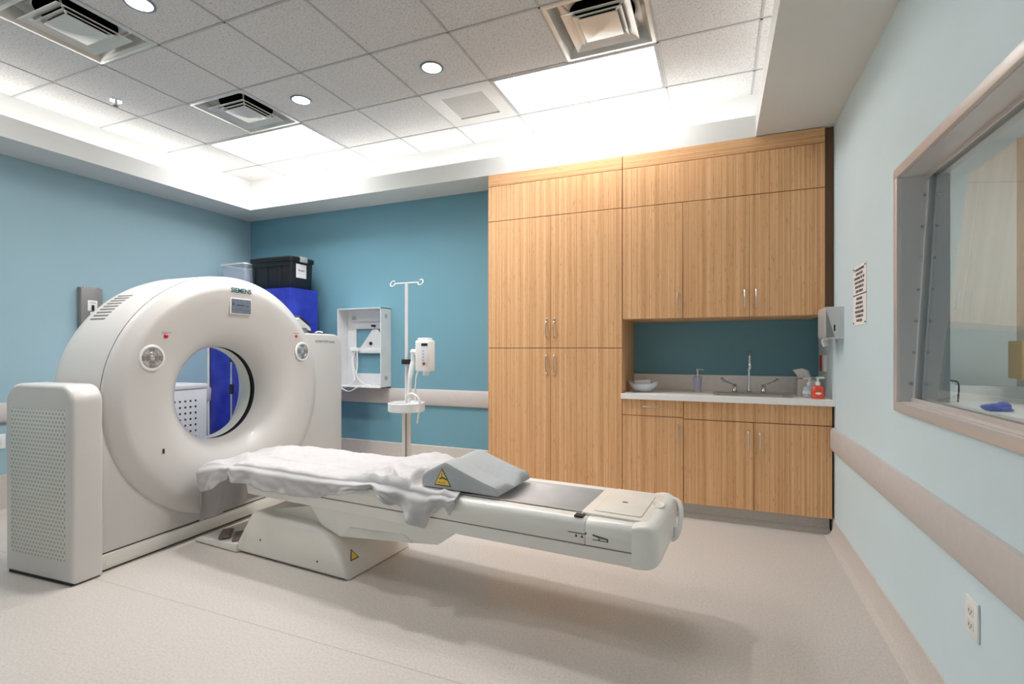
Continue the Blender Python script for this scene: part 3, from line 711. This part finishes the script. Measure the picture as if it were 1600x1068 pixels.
# ------------------------------------------------------------------ patient table.  local x: away from the scanner, y: across (far side +), z: up
TB = thing('patient_table', 'long white patient table reaching out of the scanner', 'patient table', (-2.8, 2.538, 0), -4)
MB().prism([(-.262, .374), (-.255, .372), (.255, .372), (.262, .374), (.272, .434), (-.272, .434)], 'x', .09, 2.53, .004).build('lower_frame', 'table_white', TB)
MB().box(.05, 2.5, -.266, .266, .43, .446).build('shadow_joint', 'ink_light', TB, smooth=False)
sec = [(-.272, .440), (-.279, .447), (-.279, .470), (-.2835, .474), (-.2835, .50)] + [(-.243 + .04 * cos(R(a)), .51 + .04 * sin(R(a))) for a in (180, 165, 150, 135, 120, 105, 90)] + [(-.205, .55), (-.185, .545), (-.15, .53), (-.09, .516), (0, .511)]
sec = sec + [(-y, z) for y, z in sec[::-1][1:]]
MB().prism(sec, 'x', .012, 2.30, .006).build('tabletop', 'table_white', TB, ang=50)
sec2 = [(-.272, .440), (-.279, .447), (-.279, .470), (-.2835, .474), (-.2835, .50)] + [(-.243 + .04 * cos(R(a)), .511 + .04 * sin(R(a))) for a in (180, 165, 150, 135, 120, 105, 90)]
sec2 = sec2 + [(-y, z) for y, z in sec2[::-1]]
MB().prism(sec2, 'x', 2.302, 2.50, .002).build('foot_section', 'table_white', TB, ang=50)
vs = []; fs = []; N = 17
for k, u in enumerate((1.2, 2.285)):
    for i in range(N):
        t_ = -1 + 2 * i / (N - 1); vs.append((u, t_ * .19, .5155 + .034 * abs(t_) ** 1.9))
for i in range(N - 1): fs.append((i, i + 1, N + i + 1, N + i))
tr = MB().add(vs, fs).build('tray_liner', 'tray_grey', TB); tr.modifiers.new('s', 'SOLIDIFY').thickness = .003
q = MB().prism([(x, y) for x, y in rrect(2.262, 2.56, -.222, .20, .02, 4)], 'z', .548, .562, .004).build('cover_plate', 'cream_panel', TB)
MB().prism([(x, y) for x, y in rrect(2.31, 2.52, -.185, .15, .012, 4)], 'z', .562, .566, .003).build('raised_panel', 'cream_panel', q)
MB().prism([(2.41 + .014 * cos(R(a)), -.015 + .008 * sin(R(a))) for a in range(0, 360, 30)], 'z', .5655, .567).build('mark', 'ink', q, smooth=False)
MB().box(2.245, 2.285, -.262, -.225, .549, .556).build('latch', 'dark_gap', TB, smooth=False)
# rounded foot cap: rings along x
rings = []; N = 40
for u, sy, z0, z1, p in ((2.50, .2845, .371, .552, 14), (2.53, .2845, .371, .560, 14), (2.56, .282, .372, .562, 12), (2.58, .274, .376, .556, 10), (2.594, .262, .383, .546, 9), (2.602, .247, .392, .533, 8), (2.606, .225, .405, .515, 7), (2.608, .12, .44, .49, 6), (2.608, .001, .459, .461, 2)):
    zc, hz = (z0 + z1) / 2, (z1 - z0) / 2; r_ = []
    for k in range(N):
        a = 2 * pi * k / N; ca, sa = cos(a), sin(a)
        r_.append((u, sy * math.copysign(abs(ca) ** (2 / p), ca), zc + hz * math.copysign(abs(sa) ** (2 / p), sa)))
    rings.append(r_)
vs = [v for r_ in rings for v in r_]; fs = []
for k in range(len(rings) - 1):
    for q_ in range(N): fs.append((k * N + q_, k * N + (q_ + 1) % N, (k + 1) * N + (q_ + 1) % N, (k + 1) * N + q_))
fs.append(tuple(range(N)))
cap = MB().add(vs, fs).build('end_cap', 'table_white', TB, ang=60)
MB().lathe([(.0, -.004), (.020, -.003), (.030, .003), (.036, .004), (.040, -.002)], 'z', (0, 0, 0), 28, (.75, 1.3)).xf(Matrix.Translation((2.553, .02, .5635)) @ Euler((0, R(6), 0)).to_matrix().to_4x4()).build('finger_recess', 'cream_panel', cap)
MB().tube([(2.585, .21, .548), (2.622, .20, .535), (2.634, .17, .49), (2.632, .13, .44), (2.622, .10, .405), (2.600, .09, .388)], .011, 10, 6).build('grip_handle', 'table_white', cap)
MB().box(2.618, 2.63, .03, .05, .42, .47, .004).build('release_lever', 'white_metal', cap)
# pictograms on the side
b = MB().box(2.225, 2.305, -.2848, -.2835, .487, .490).box(2.303, 2.308, -.2848, -.2835, .490, .497)
for u in (2.262, 2.288): b.prism([(u - .006, .472), (u + .006, .472), (u, .485)], 'y', -.2848, -.2835)
b.box(2.335, 2.40, -.2848, -.2835, .470, .4725).box(2.398, 2.403, -.2848, -.2835, .471, .482).prism([(2.335, .494), (2.36, .49), (2.40, .484), (2.40, .479), (2.36, .483), (2.335, .489)], 'y', -.2848, -.2835).prism([(2.358, .478), (2.37, .478), (2.364, .472)], 'y', -.2848, -.2835)
b.build('pictogram', 'ink', TB, smooth=False)
# underside carriage, lifting arm, floor pedestal
MB().prism([(.60, .374), (1.62, .374), (1.507, .287), (1.10, .245), (.845, .219), (.70, .26)], 'y', -.235, .235, .004).build('carriage', 'table_white', TB)
MB().prism([(.86, .224), (1.36, .272), (1.30, .305), (.92, .285)], 'y', -.2385, -.234, .001).build('carriage_flap', 'base_white', TB)
MB().prism([(.16, .262), (.70, .374), (.90, .33), (.85, .215), (.70, .17), (.16, .2)], 'y', -.20, .20, .004).build('lifting_arm', 'base_white', TB)
bp = [(-.03, 0.004), (.145, .262), (.165, .272), (.205, .276)] + [(.62, .262), (.72, .248), (.78, .228), (.83, .195), (.88, .14), (.925, .05), (.935, .004)]
MB().prism(bp, 'y', -.285, .285, .03, 4).build('pedestal', 'base_white', TB, ang=50)
MB().box(.0, .90, -.262, .262, 0, .006).build('pedestal_foot', 'dark_gap', TB, smooth=False)
MB().cyl(.006, -.287, -.284, 'y', (.24, 0, .115), 10).cyl(.006, -.287, -.284, 'y', (.72, 0, .075), 10).build('screw', 'ink', TB)
wl = MB().prism([(-.033, -.028), (.033, -.028), (0, .032)], 'z', 0, .001).xf(Matrix.Translation((.8975, -.19, .112)) @ Euler((0, R(62), 0)).to_matrix().to_4x4() @ Euler((0, 0, R(90))).to_matrix().to_4x4()).build('warning_label', 'ink', TB, smooth=False)
MB().prism([(-.025, -.023), (.025, -.023), (0, .022)], 'z', .001, .002).xf(Matrix.Translation((.8975, -.19, .112)) @ Euler((0, R(62), 0)).to_matrix().to_4x4() @ Euler((0, 0, R(90))).to_matrix().to_4x4()).build('symbol', 'yellow', wl, smooth=False)
MB().prism([(-.40, .004), (.03, .004), (.03, .055), (-.10, .05), (-.35, .035), (-.40, .02)], 'y', -.295, .27, .006).build('foot_switch_plate', 'base_white', TB)
MB().box(-.39, .02, -.285, .26, 0, .01).build('plate_foot', 'dark_gap', TB, smooth=False)
for u, v in ((-.205, -.205), (-.085, -.195)):
    MB().box(-.10, .10, -.034, .034, 0, .018, .006).xf(Matrix.Translation((u, v, .047)) @ Euler((0, R(4), R(139))).to_matrix().to_4x4()).build('foot_pedal', 'pedal_brown', TB)

# ------------------------------------------------------------------ bed sheet on the table
hemT = [(-.45, .41), (-.42, .41), (-.31, .39), (-.16, .40), (-.05, .467), (-.02, .50), (.04, .457), (.2, .449), (.38, .435), (.57, .429), (.72, .442), (.87, .479), (1.03, .517), (1.14, .538), (1.21, .52), (1.29, .471), (1.4, .427), (1.49, .396), (1.53, .473), (1.59, .506), (1.62, .47), (1.65, .52), (1.69, .55), (1.8, .556)]
def interp(tab, x):
    if x <= tab[0][0]: return tab[0][1]
    for (a, b), (c, d) in zip(tab, tab[1:]):
        if x <= c: k = (x - a) / (c - a); k = k * k * (3 - 2 * k); return b + (d - b) * k
    return tab[-1][1]
def gs(x, c, s): return math.exp(-((x - c) / s) ** 2)
from mathutils import noise as mn
NA, NB = 230, 84
vs = []; fs = []
for i in range(NA):
    a = i / (NA - 1)
    for j in range(NB):
        b = j / (NB - 1)
        # b: 0 far tuck, .05 far edge, .72 near edge, 1 hem
        top = b <= .72
        tv = min(1, max(0, (b - .05) / .67)); v = .27 - tv * .55
        s1 = 1.66 - .22 * (1 - tv); s0 = -.86
        s = s0 + (s1 - s0) * a
        e = max(0, -.31 - s); u = max(s, -.31)
        z = .5625
        far = max(0, (.05 - b) / .05)
        v += .018 * far; z -= .045 * far ** 1.3
        drop = max(0, (b - .72) / .28)
        hem = interp(hemT, u)
        if e > 0: hem = interp(hemT, -.31 - min(e, .12))
        fade = 1 if e <= 0 else max(0, 1 - e / .22)
        z -= drop * (z - hem) * fade
        v -= (.012 + .03 * min(1, 4 * drop) + (.014 * sin(17 * u + 3 * sin(5 * u)) + .012 * mn.noise(Vector((u * 16, drop * 3, 4)))) * drop * (1 + 1.6 * min(1, max(0, (u - .95) / .2)))) * min(1, drop * 6)
        # crumple between 0.95 and 1.65, rolling hump at the far side
        cr = min(1, max(0, (u - .85) / .25))
        z += (.065 * gs(u, 1.15, .17) * gs(v, .26, .2) + .03 * gs(u, 1.32, .1) * gs(v, -.02, .16)) * (1 - drop * .7) * (1 - .6 * far)
        w_ = 0
        q = Vector((u * 5.2 + v * 4.2, v * 3.2 - u * 2.2, 0))
        w_ += cr * (.055 if u < 1.36 else .02) * (1 - abs(mn.noise(q * 1.15)) * 2.2) ** 2 * gs(v, -.16, .2) if abs(mn.noise(q * 1.15)) < .45 else 0
        w_ += cr * (.016 if u < 1.36 else .006) * mn.noise(q * 2.3 + Vector((3, 1, 0)))
        w_ += .011 * mn.noise(Vector((u * 2.6 + v * 2, v * 8, 2))) + .006 * mn.noise(Vector((u * 9 + v * 7, v * 12, 5))) + .003 * mn.noise(Vector((u * 30 + v * 20, v * 24, 9)))
        w_ += .010 * max(0, 1 - abs(v + .075 + .02 * sin(3 * u)) * 40) * (1 if u > 0 else 0)
        # folds near the scanner end
        en = gs(u, -.08, .16)
        w_ += en * (.022 * sin((v + u * .5) * 26) * min(1, max(0, .25 - v) * 3)) - .03 * gs(u, -.03, .06) * max(0, .05 - v) * 2.2
        if u > 1.36 and v < .2 and v > -.26: w_ = min(w_, .004) if u > 1.385 else w_
        if e <= 0: z += max(w_ + .006, -.001 if u > 0 else -.03) if top else w_ * .3
        # far / near side ridge drawn up in the overhang
        if u < .05: z -= .05 * min(1, max(0, -u) / .33) ** 1.4 * (.5 + .5 * tv)
        if e > 0:
            r0 = .06
            if e < r0 * pi / 2: ang = e / r0; u = -.31 - r0 * sin(ang); z -= r0 * (1 - cos(ang))
            else:
                dd = e - r0 * pi / 2; dd *= .86 + .14 * tv
                u = -.31 - r0 - .01 * dd; z -= r0 + dd * .72
            fold = min(1, e / .2)
            u += .016 * fold * sin(v * 34 + 2 * e) + .008 * fold * mn.noise(Vector((v * 18, e * 6, 1)))
            v *= 1 - .12 * fold
        def ss(x, a_, b_): t1 = min(1, max(0, (x - a_) / (b_ - a_))); return t1 * t1 * (3 - 2 * t1)
        mk = ss(u, 1.31, 1.385) * ss(v, -.255, -.22) * (1 - ss(v, .19, .235))
        if top: z += (.5605 - z) * mk
        if u > .0 and top and not far: z = max(z, .556)
        if u > -.02 and not top and e <= 0: v = min(v, -.2895 - .006 * drop)
        if far and u > 0: v = max(v, .27 + .02 * min(1, far * 2.5))
        vs.append((u, v, z))
for i in range(NA - 1):
    for j in range(NB - 1): fs.append((i * NB + j, (i + 1) * NB + j, (i + 1) * NB + j + 1, i * NB + j + 1))
sh = MB().add(vs, fs).build('bed_sheet', 'sheet_white', None, ang=180)
sh.location = TB.location; sh.rotation_euler = TB.rotation_euler
sh.modifiers.new('s', 'SOLIDIFY').thickness = .002
tag(sh, 'rumpled white sheet draped over the patient table', 'bed sheet')

# positioning wedge
wd = thing('positioning_wedge', 'grey moulded positioning wedge lying on the white sheet', 'cushion', (-2.8, 2.538, .568), -4)
pts = []
U = [1.392, 1.40, 1.425, 1.47, 1.515, 1.535, 1.555, 1.60, 1.70, 1.78, 1.815, 1.832, 1.838]
Zt = [.055, .075, .085, .107, .131, .136, .131, .113, .078, .052, .044, .034, .018]
V_ = [-.205, -.2, -.185, -.15, -.10, -.06, -.02, .03, .08, .12, .155, .168, .173]
vs = []; fs = []
def groove(v): return gs(v, -.01, .05)
for i, u in enumerate(U):
    for j, v in enumerate(V_):
        edge = min(j, len(V_) - 1 - j); rz = (-.018, -.005, 0)[edge] if edge < 3 else 0
        k = min(1, max(0, (u - 1.47) / .2)); z = Zt[i] + rz - .042 * gs(v, -.005, .045) * k + .014 * gs(v, .09, .05) * k - .004 * gs(v, -.12, .05) * k
        vs.append((u, v, max(.004, z)))
n = len(V_)
for i in range(len(U) - 1):
    for j in range(n - 1): fs.append((i * n + j, (i + 1) * n + j, (i + 1) * n + j + 1, i * n + j + 1))
# side walls and underside
rim = [i * n for i in range(len(U))] + [(len(U) - 1) * n + j for j in range(1, n)] + [i * n + n - 1 for i in range(len(U) - 2, -1, -1)] + [j for j in range(n - 2, 0, -1)]
b0 = len(vs)
for k in rim: vs.append((vs[k][0], vs[k][1], 0))
for k in range(len(rim)): fs.append((rim[k], rim[(k + 1) % len(rim)], b0 + (k + 1) % len(rim), b0 + k))
fs.append(tuple(range(b0, b0 + len(rim))))
o = MB().add(vs, fs).build('body', 'foam_grey', wd, ang=50)
lb = MB().prism([(1.468, .014), (1.572, .014), (1.516, .102)], 'y', -.2062, -.2052).build('warning_label', 'ink', wd, smooth=False)
MB().prism([(1.475, .019), (1.564, .019), (1.516, .094)], 'y', -.2070, -.2060).build('label_face', 'yellow', lb, smooth=False)
MB().prism([(1.500, .052), (1.520, .060), (1.545, .050), (1.545, .044), (1.52, .052), (1.502, .044)], 'y', -.2078, -.2068).box(1.513, 1.517, -.2078, -.2068, .06, .078).build('symbol', 'ink', lb, smooth=False)
MB().prism([(1.492, .030), (1.502, .037), (1.502, .032), (1.535, .032), (1.535, .028), (1.502, .028), (1.502, .023)], 'y', -.2078, -.2068).build('symbol', 'orange', lb, smooth=False)

# ------------------------------------------------------------------ behind the scanner
rk = thing('draped_rack', 'tall storage rack under a bright blue fabric cover behind the scanner', 'rack', (-4.59, 4.02, 0))
NX, NZ = 40, 46; hx, hy, hz = .585, .185, 1.905
vs = []; fs = []
per = []
for k in range(160):
    t_ = k / 160 * 2 * (2 * hx + 2 * hy); 
    if t_ < 2 * hx: p = (-hx + t_, -hy); nrm = (0, -1)
    elif t_ < 2 * hx + 2 * hy: p = (hx, -hy + t_ - 2 * hx); nrm = (1, 0)
    elif t_ < 4 * hx + 2 * hy: p = (hx - (t_ - 2 * hx - 2 * hy), hy); nrm = (0, 1)
    else: p = (-hx, hy - (t_ - 4 * hx - 2 * hy)); nrm = (-1, 0)
    per.append((p, nrm, t_))
for r_ in range(NZ):
    z = .06 + (hz - .06) * r_ / (NZ - 1)
    for p, nrm, t_ in per:
        a = .022 * (1 - (z / hz) ** 3) * (mn.noise(Vector((t_ * 5, z * .8, 0))) + .5 * mn.noise(Vector((t_ * 13, z * 1.6 + t_, 3)))) + .006 * mn.noise(Vector((t_ * 9, z * 9, 7)))
        vs.append((p[0] + nrm[0] * a, p[1] + nrm[1] * a, z))
n = len(per)
for r_ in range(NZ - 1):
    for k in range(n): fs.append((r_ * n + k, r_ * n + (k + 1) % n, (r_ + 1) * n + (k + 1) % n, (r_ + 1) * n + k))
fs.append(tuple((NZ - 1) * n + k for k in range(n)))
MB().add(vs, fs).build('cover', 'drape_blue', rk, ang=50)
b = MB()
for sx in (-1, 1):
    for sy in (-1, 1): b.cyl(.025, 0, .06, 'z', (sx * (hx - .06), sy * (hy - .06), 0), 14)
b.build('caster', 'black_rubber', rk)
MB().tube([(-hx - .01, -hy - .012, .1), (-hx - .014, -hy - .016, .9), (-hx - .01, -hy - .012, 1.88)], .012, 8, 4).build('edge_piping', 'white_plastic', rk)

def tote(name, label, loc, a, b_, h, mat, lidmat, rim=True):
    t_ = thing(name, label, 'storage bin', loc); k = .9
    rings = [sq2(a * k, b_ * k, .0), sq2(a * k + .004, b_ * k + .004, .006), sq2(a - .012, b_ - .012, h - .03), sq2(a - .012, b_ - .012, h - .028), sq2(a, b_, h - .026), sq2(a, b_, h), sq2(a - .008, b_ - .008, h + .002)]
    vs, fs = loft4(rings)
    fs.append(tuple(range(len(rings[0])))[::-1])
    if not rim:
        inner = [sq2(a - .014, b_ - .014, h - .004), sq2(a * k - .004, b_ * k - .004, .008)]
        m = len(vs); nn = len(rings[0])
        for r_ in inner: vs += r_
        for base, nxt in ((m - nn, m), (m, m + nn)):
            for q in range(nn): fs.append((base + q, base + (q + 1) % nn, nxt + (q + 1) % nn, nxt + q))
        fs.append(tuple(range(m + nn, m + 2 * nn)))
    MB().add(vs, fs).build('body', mat, t_, ang=40)
    return t_
def sq2(a, b_, z): return [(x, y, z) for x, y in rrect(-a, a, -b_, b_, min(a, b_) * .12, 3)]
def loft4(rings):
    vs = []; fs = []; n = len(rings[0])
    for r_ in rings: vs += r_
    for k in range(len(rings) - 1):
        for q in range(n): fs.append((k * n + q, k * n + (q + 1) % n, (k + 1) * n + (q + 1) % n, (k + 1) * n + q))
    return vs, fs
bt = tote('storage_tote', 'black plastic lidded tote with a paper label on the blue covered rack', (-4.375, 4.075, 1.912), .295, .165, .315, 'black_plastic', None)
b = MB().prism([(x, y) for x, y in rrect(-.30, .30, -.17, .17, .03, 4)], 'z', .305, .335, .008).prism([(x, y) for x, y in rrect(-.27, .27, -.14, .14, .03, 4)], 'z', .335, .345, .006)
b.build('lid', 'black_plastic', bt)
b = MB()
for x in (-.23, -.05, .14): b.box(x - .008, x + .008, -.16, -.145, .02, .26, .003)
b.box(-.27, .27, -.163, -.15, .235, .243, .002); b.build('rib', 'black_plastic', bt)
MB().box(.285, .312, -.045, .05, .285, .345, .006).build('latch', 'silver', bt)
lb = MB().box(.2835, .2855, -.085, .055, .12, .265).xf(Matrix.Rotation(0, 4, 'Z')).build('paper_label', 'paper', bt, smooth=False)
text('Blankets', .026, (.2862, -.012, .20), '+x', 'ink', lb)
cb = tote('storage_bin', 'clear plastic storage bin with a white rim, left of the black tote', (-4.88, 4.03, 1.912), .19, .165, .29, 'clear_bin', None, False)
rings = [rrect(-.195, .195, -.17, .17, .03, 4), rrect(-.18, .18, -.155, .155, .025, 4)]
b = MB(); n = len(rings[0]); vs = [(x, y, .282) for x, y in rings[0]] + [(x, y, .298) for x, y in rings[0]] + [(x, y, .298) for x, y in rings[1]] + [(x, y, .282) for x, y in rings[1]]
fs = []
for k in range(4):
    for q in range(n): fs.append((k * n + q, k * n + (q + 1) % n, ((k + 1) % 4) * n + (q + 1) % n, ((k + 1) % 4) * n + q))
b.add(vs, fs).build('rim', 'white_plastic', cb)

pc = thing('power_cabinet', 'white perforated metal cabinet seen through the scanner bore', 'cabinet', (-4.86, 2.93, 0))
MB().box(-.25, .25, -.45, .45, .04, .90, .006).build('body', 'white_metal', pc); MB().box(-.255, .256, -.455, .455, .90, .945, .006).build('lid', 'white_metal', pc)
MB().box(-.2, .2, -.4, .4, 0, .04).build('foot', 'dark_gap', pc, smooth=False)
b = MB()
for i in range(12):
    for j in range(11): b.cyl(.010, .2505, .2515, 'x', (0, .335 - i * .05, .79 - j * .057), 10)
b.build('vent_holes', 'dark_gap', pc, smooth=False)
ps = thing('chrome_pole', 'thin chrome pole with black clamps seen through the scanner bore', 'pole', (-4.50, 3.56, 0))
MB().cyl(.011, .03, 1.5, 'z', (0, 0, 0), 14).build('pole', 'chrome', ps)
for r_, za, zb in ((.02, .83, .93), (.018, .5, .56), (.016, 1.15, 1.19)): MB().cyl(r_, za, zb, 'z', (0, 0, 0), 14, .004).build('clamp', 'black_rubber', ps)
MB().lathe([(0, 0), (.13, 0), (.13, .015), (.03, .035), (0, .035)], 'z', (0, 0, 0), 28).build('base', 'black_plastic', ps)
ab = thing('angled_bracket', 'black and grey angled bracket with a cable on the scanner right shoulder', 'bracket', (-3.50, 3.50, 1.424), 3)
MB().prism([(-.13, .135), (.0, .06), (.02, .03), (.01, .022), (-.10, .09), (-.14, .12)], 'x', -.07, .07, .003).build('arm', 'white_metal', ab)
MB().prism([(-.135, .14), (.005, .064), (.012, .072), (-.125, .15)], 'x', -.08, .08, .003).build('top_plate', 'black_plastic', ab)
MB().prism([(-.05, 0), (.02, 0), (.015, .03), (-.03, .055)], 'x', -.05, .05, .003).build('foot', 'grey_metal', ab)
MB().tube([(.05, .0, .02), (.05, .05, .008), (.03, .10, .012), (.05, .15, .02), (.05, .19, .008)], .007, 8, 5).build('cable', 'black_rubber', ab)
MB().tube([(.065, .08, .008), (.07, .12, .018), (.07, .17, .014)], .006, 8, 5).build('cable', 'white_plastic', ab)

# injector bracket frame on the back wall
wb = thing('open_frame_box', 'white open metal frame box with loose cables on the back wall', 'wall box', (-3.45, YB - .001, 1.29))
hx, z0, z1, d0 = .28, -.41, .415, -.17; th = .008
b = MB()
b.box(-hx, -hx + th, d0, 0, z0, z1).box(hx - th, hx, d0, 0, z0, z1).box(-hx, hx, d0, 0, z1 - th, z1).box(-hx, hx, d0, 0, z0, z0 + th)
b.build('casing', 'white_metal', wb, smooth=False)
b = MB().box(-hx + th, hx - th, -.012, -.004, .205, z1 - th).box(-hx + th, hx - th, -.012, -.004, z0 + th, -.27).box(-hx + th, -.16, -.012, -.004, -.27, .205).box(.245, hx - th, -.012, -.004, -.27, .205)
b.build('back_plate', 'white_metal', wb, smooth=False)
b = MB().prism([(-.13, -.03), (.245, -.06), (.245, .06), (.12, .2), (.06, .2)], 'y', -.02, -.012, .001).box(-.17, .245, -.035, -.012, -.055, -.005, .003).box(-.20, .26, -.05, -.012, .29, .30)
b.build('bracket', 'white_metal', wb)
MB().box(-.19, -.09, -.075, -.03, -.035, .005, .004).build('connector', 'white_plastic', wb)
MB().box(.19, .25, -.06, -.012, -.14, .02, .004).build('bracket_clip', 'white_plastic', wb)
b = MB()
for x, z in ((.085, .235), (.22, -.06)): b.cyl(.012, -.064, -.011, 'y', (x, 0, z), 12)
b.cyl(.018, -.03, -.019, 'y', (.04, 0, .05), 14); b.build('bolt', 'dark_gap', wb)
b = MB()
for x in (-hx - .001, hx): b.lathe([(0, 0), (.025, 0), (.025, .0015), (0, .0015)], 'x', (x, -.085, .33), 20)
for x in (hx,): b.lathe([(0, 0), (.025, 0), (.025, .0015), (0, .0015)], 'x', (x, -.085, -.31), 20)
b.cyl(.028, -.012, -.0115 + .002, 'y', (-.19, -.004, .32), 20); b.build('knockout', 'silver', wb)
for pts in ([(-.14, -.06, -.03), (-.15, -.08, -.15), (-.10, -.09, -.28), (-.02, -.08, -.37), (.1, -.09, -.395)], [(-.11, -.06, -.03), (-.10, -.07, -.2), (-.13, -.08, -.33), (-.19, -.1, -.39), (-.25, -.12, -.40)], [(-.17, -.06, -.03), (-.17, -.07, -.16), (-.14, -.08, -.26), (-.11, -.1, -.34)], [(-.26, -.15, -.39), (-.2, -.18, -.43), (-.1, -.19, -.45), (.0, -.17, -.40), (.05, -.12, -.395)]):
    MB().tube(pts, .006, 8, 6).build('cable', 'white_plastic', wb)

# contrast injector stand
iv = thing('iv_stand', 'white infusion stand with round tray and two hooks by the back wall', 'IV stand', (-2.385, 3.5, 0))
MB().lathe([(0, .06), (.05, .06), (.05, .075), (.036, .085), (.036, .76), (0, .76)], 'z', (0, 0, 0), 24).build('column', 'base_white', iv)
MB().cyl(.013, .84, 1.828, 'z', (0, 0, 0), 16).build('pole', 'white_metal', iv)
MB().cyl(.006, .30, .76, 'z', (.02, -.036, 0), 8).build('groove', 'ink_light', iv)
MB().lathe([(0, .765), (.142, .765), (.151, .772), (.151, .835), (.146, .838), (.142, .83), (.14, .80), (0, .80)], 'z', (0, 0, 0), 48).build('tray', 'white_metal', iv)
for k in range(5):
    a = R(72 * k + 20); lg = MB().tube([(0, 0, .075), (.1 * cos(a), .1 * sin(a), .085), (.29 * cos(a), .29 * sin(a), .065)], [.03, .024, .018], 10, 3).build('leg', 'base_white', iv)
    MB().cyl(.028, -.012, .012, 'x', (.29 * cos(a), .29 * sin(a), .028), 14).build('caster', 'black_rubber', lg)
b = MB().tube([(-.115, 0, 1.826), (.115, 0, 1.826)], .006, 8)
b.build('crossbar', 'white_metal', iv)
for s in (-1, 1):
    ring = [(s * (.135 + .024 * cos(a)), .0 + .012 * sin(a), 1.828 + .024 * sin(a)) for a in [pi + k * 2 * pi * .86 / 14 for k in range(15)]]
    MB().tube(ring, .0045, 8).build('hook', 'white_metal', iv)
MB().box(-.03, .035, -.03, .025, 1.155, 1.195, .004).build('clamp', 'black_rubber', iv)
inj = thing('injector_head', 'white injector head with a keypad hanging from the infusion stand', 'injector', (-2.205, 3.5, 1.08))
hd = MB().prism([(x, y) for x, y in rrect(-.068, .068, -.055, .055, .025, 5)], 'z', .02, .27, .012, 3).prism([(x, y) for x, y in rrect(-.055, .05, -.04, .045, .02, 5)], 'z', .265, .29, .008).cyl(.028, -.012, .022, 'z', (.01, 0, 0), 18).build('housing', 'white_plastic', inj)
kp = MB().box(.0, .062, -.0575, -.0545, .06, .25, .001).build('keypad', 'white_metal', inj)
MB().box(.0, .058, -.0592, -.0572, .225, .246).build('display', 'black_rubber', kp, smooth=False)
for k in range(4): MB().cyl(.005, -.0592, -.0572, 'y', (.018, 0, .185 - k * .025), 10).build('button', 'ink_light', kp)
MB().cyl(.0125, -.060, -.057, 'y', (.025, 0, .082), 16).build('stop_button', 'dark_red', kp)
MB().cyl(.006, -.0595, -.057, 'y', (.05, 0, .082), 10).build('start_button', 'yellow', kp)
MB().cyl(.024, -.13, -.065, 'x', (0, 0, .175), 18, .004).cyl(.018, .075, .17, 'z', (-.118, 0, 0), 16).build('pivot_arm', 'white_plastic', inj)
MB().cyl(.0255, -.074, -.062, 'x', (0, 0, .175), 18).build('joint_ring', 'black_rubber', inj)
MB().tube([(-.06, 0, .03), (-.075, -.01, -.02), (-.085, -.012, -.12), (-.085, -.012, -.235)], .007, 8, 5).build('cable', 'white_plastic', inj)
MB().tube([(-.118, 0, .09), (-.125, -.03, -.05), (-.135, -.03, -.235)], [.022, .018, .012], 10, 4).build('support_tube', 'white_plastic', inj)
cbp = [(-2.33, 3.42, .84), (-2.31, 3.40, .90), (-2.255, 3.385, .925), (-2.20, 3.385, .895), (-2.185, 3.40, .83), (-2.215, 3.43, .775), (-2.29, 3.53, .74), (-2.325, 3.57, .66)]
MB().tube([(x + 2.385, y - 3.5, z) for x, y, z in cbp], .008, 8, 6).build('cable', 'white_plastic', iv)

# ------------------------------------------------------------------ lights the room has
def area(name, loc, sx, sy, power, rot=(0, 0, 0), col=(1, .98, .96)):
    l = bpy.data.lights.new(name, 'AREA'); l.shape = 'RECTANGLE'; l.size = sx; l.size_y = sy; l.energy = power; l.color = col
    o = bpy.data.objects.new(name, l); COL.objects.link(o); o.location = loc; o.rotation_euler = rot; return o
CP = 1.5; up = R(180)
cove = (1, .995, .99)
zc_ = ZS + .045
area('cove_lamp_back', ((LIPL + LIPR) / 2, YB - .11, zc_), LIPR - LIPL, .06, CP * (LIPR - LIPL), (up, 0, 0), cove)
area('cove_lamp_left', (XL + .11, (LIPF + LIPB) / 2, zc_), .06, LIPB - LIPF, CP * (LIPB - LIPF), (up, 0, 0), cove)
area('cove_lamp_right', (XR - .11, (LIPF + LIPB) / 2, zc_), .06, LIPB - LIPF, CP * (LIPB - LIPF), (up, 0, 0), cove)
area('cove_lamp_rear', ((LIPL + LIPR) / 2, YR + .11, zc_), LIPR - LIPL, .06, CP * (LIPR - LIPL), (up, 0, 0), cove)
area('control_room_lamp', (1.75, 3.0, 2.74), .9, .9, 10.5, (0, 0, 0), (1, .97, .94))

W = bpy.data.worlds.new('world'); SC.world = W; W.use_nodes = True
bg = W.node_tree.nodes.get('Background') or W.node_tree.nodes.new('ShaderNodeBackground')
bg.inputs[0].default_value = (.8, .85, .9, 1); bg.inputs[1].default_value = .05

# ------------------------------------------------------------------ camera and view
cam = bpy.data.cameras.new('camera'); co = bpy.data.objects.new('camera', cam); COL.objects.link(co)
cam.sensor_width = 36; cam.lens = 36 * 780.7 / 1600; cam.clip_start = .05
co.location = (0, 0, 1.28); co.rotation_euler = (R(90), 0, .390)
cam.shift_y = (545 - 534) / 1600
SC.camera = co
vs_ = SC.view_settings; vs_.view_transform = 'Standard'; vs_.look = 'None'; vs_.gamma = 1; vs_.exposure = 1.0; vs_.use_curve_mapping = False
SC.cycles.use_denoising = True; SC.cycles.max_bounces = 10; SC.cycles.diffuse_bounces = 6; SC.cycles.sample_clamp_indirect = 8
SC.cycles.use_adaptive_sampling = True; SC.cycles.adaptive_threshold = .02; SC.cycles.use_light_tree = True
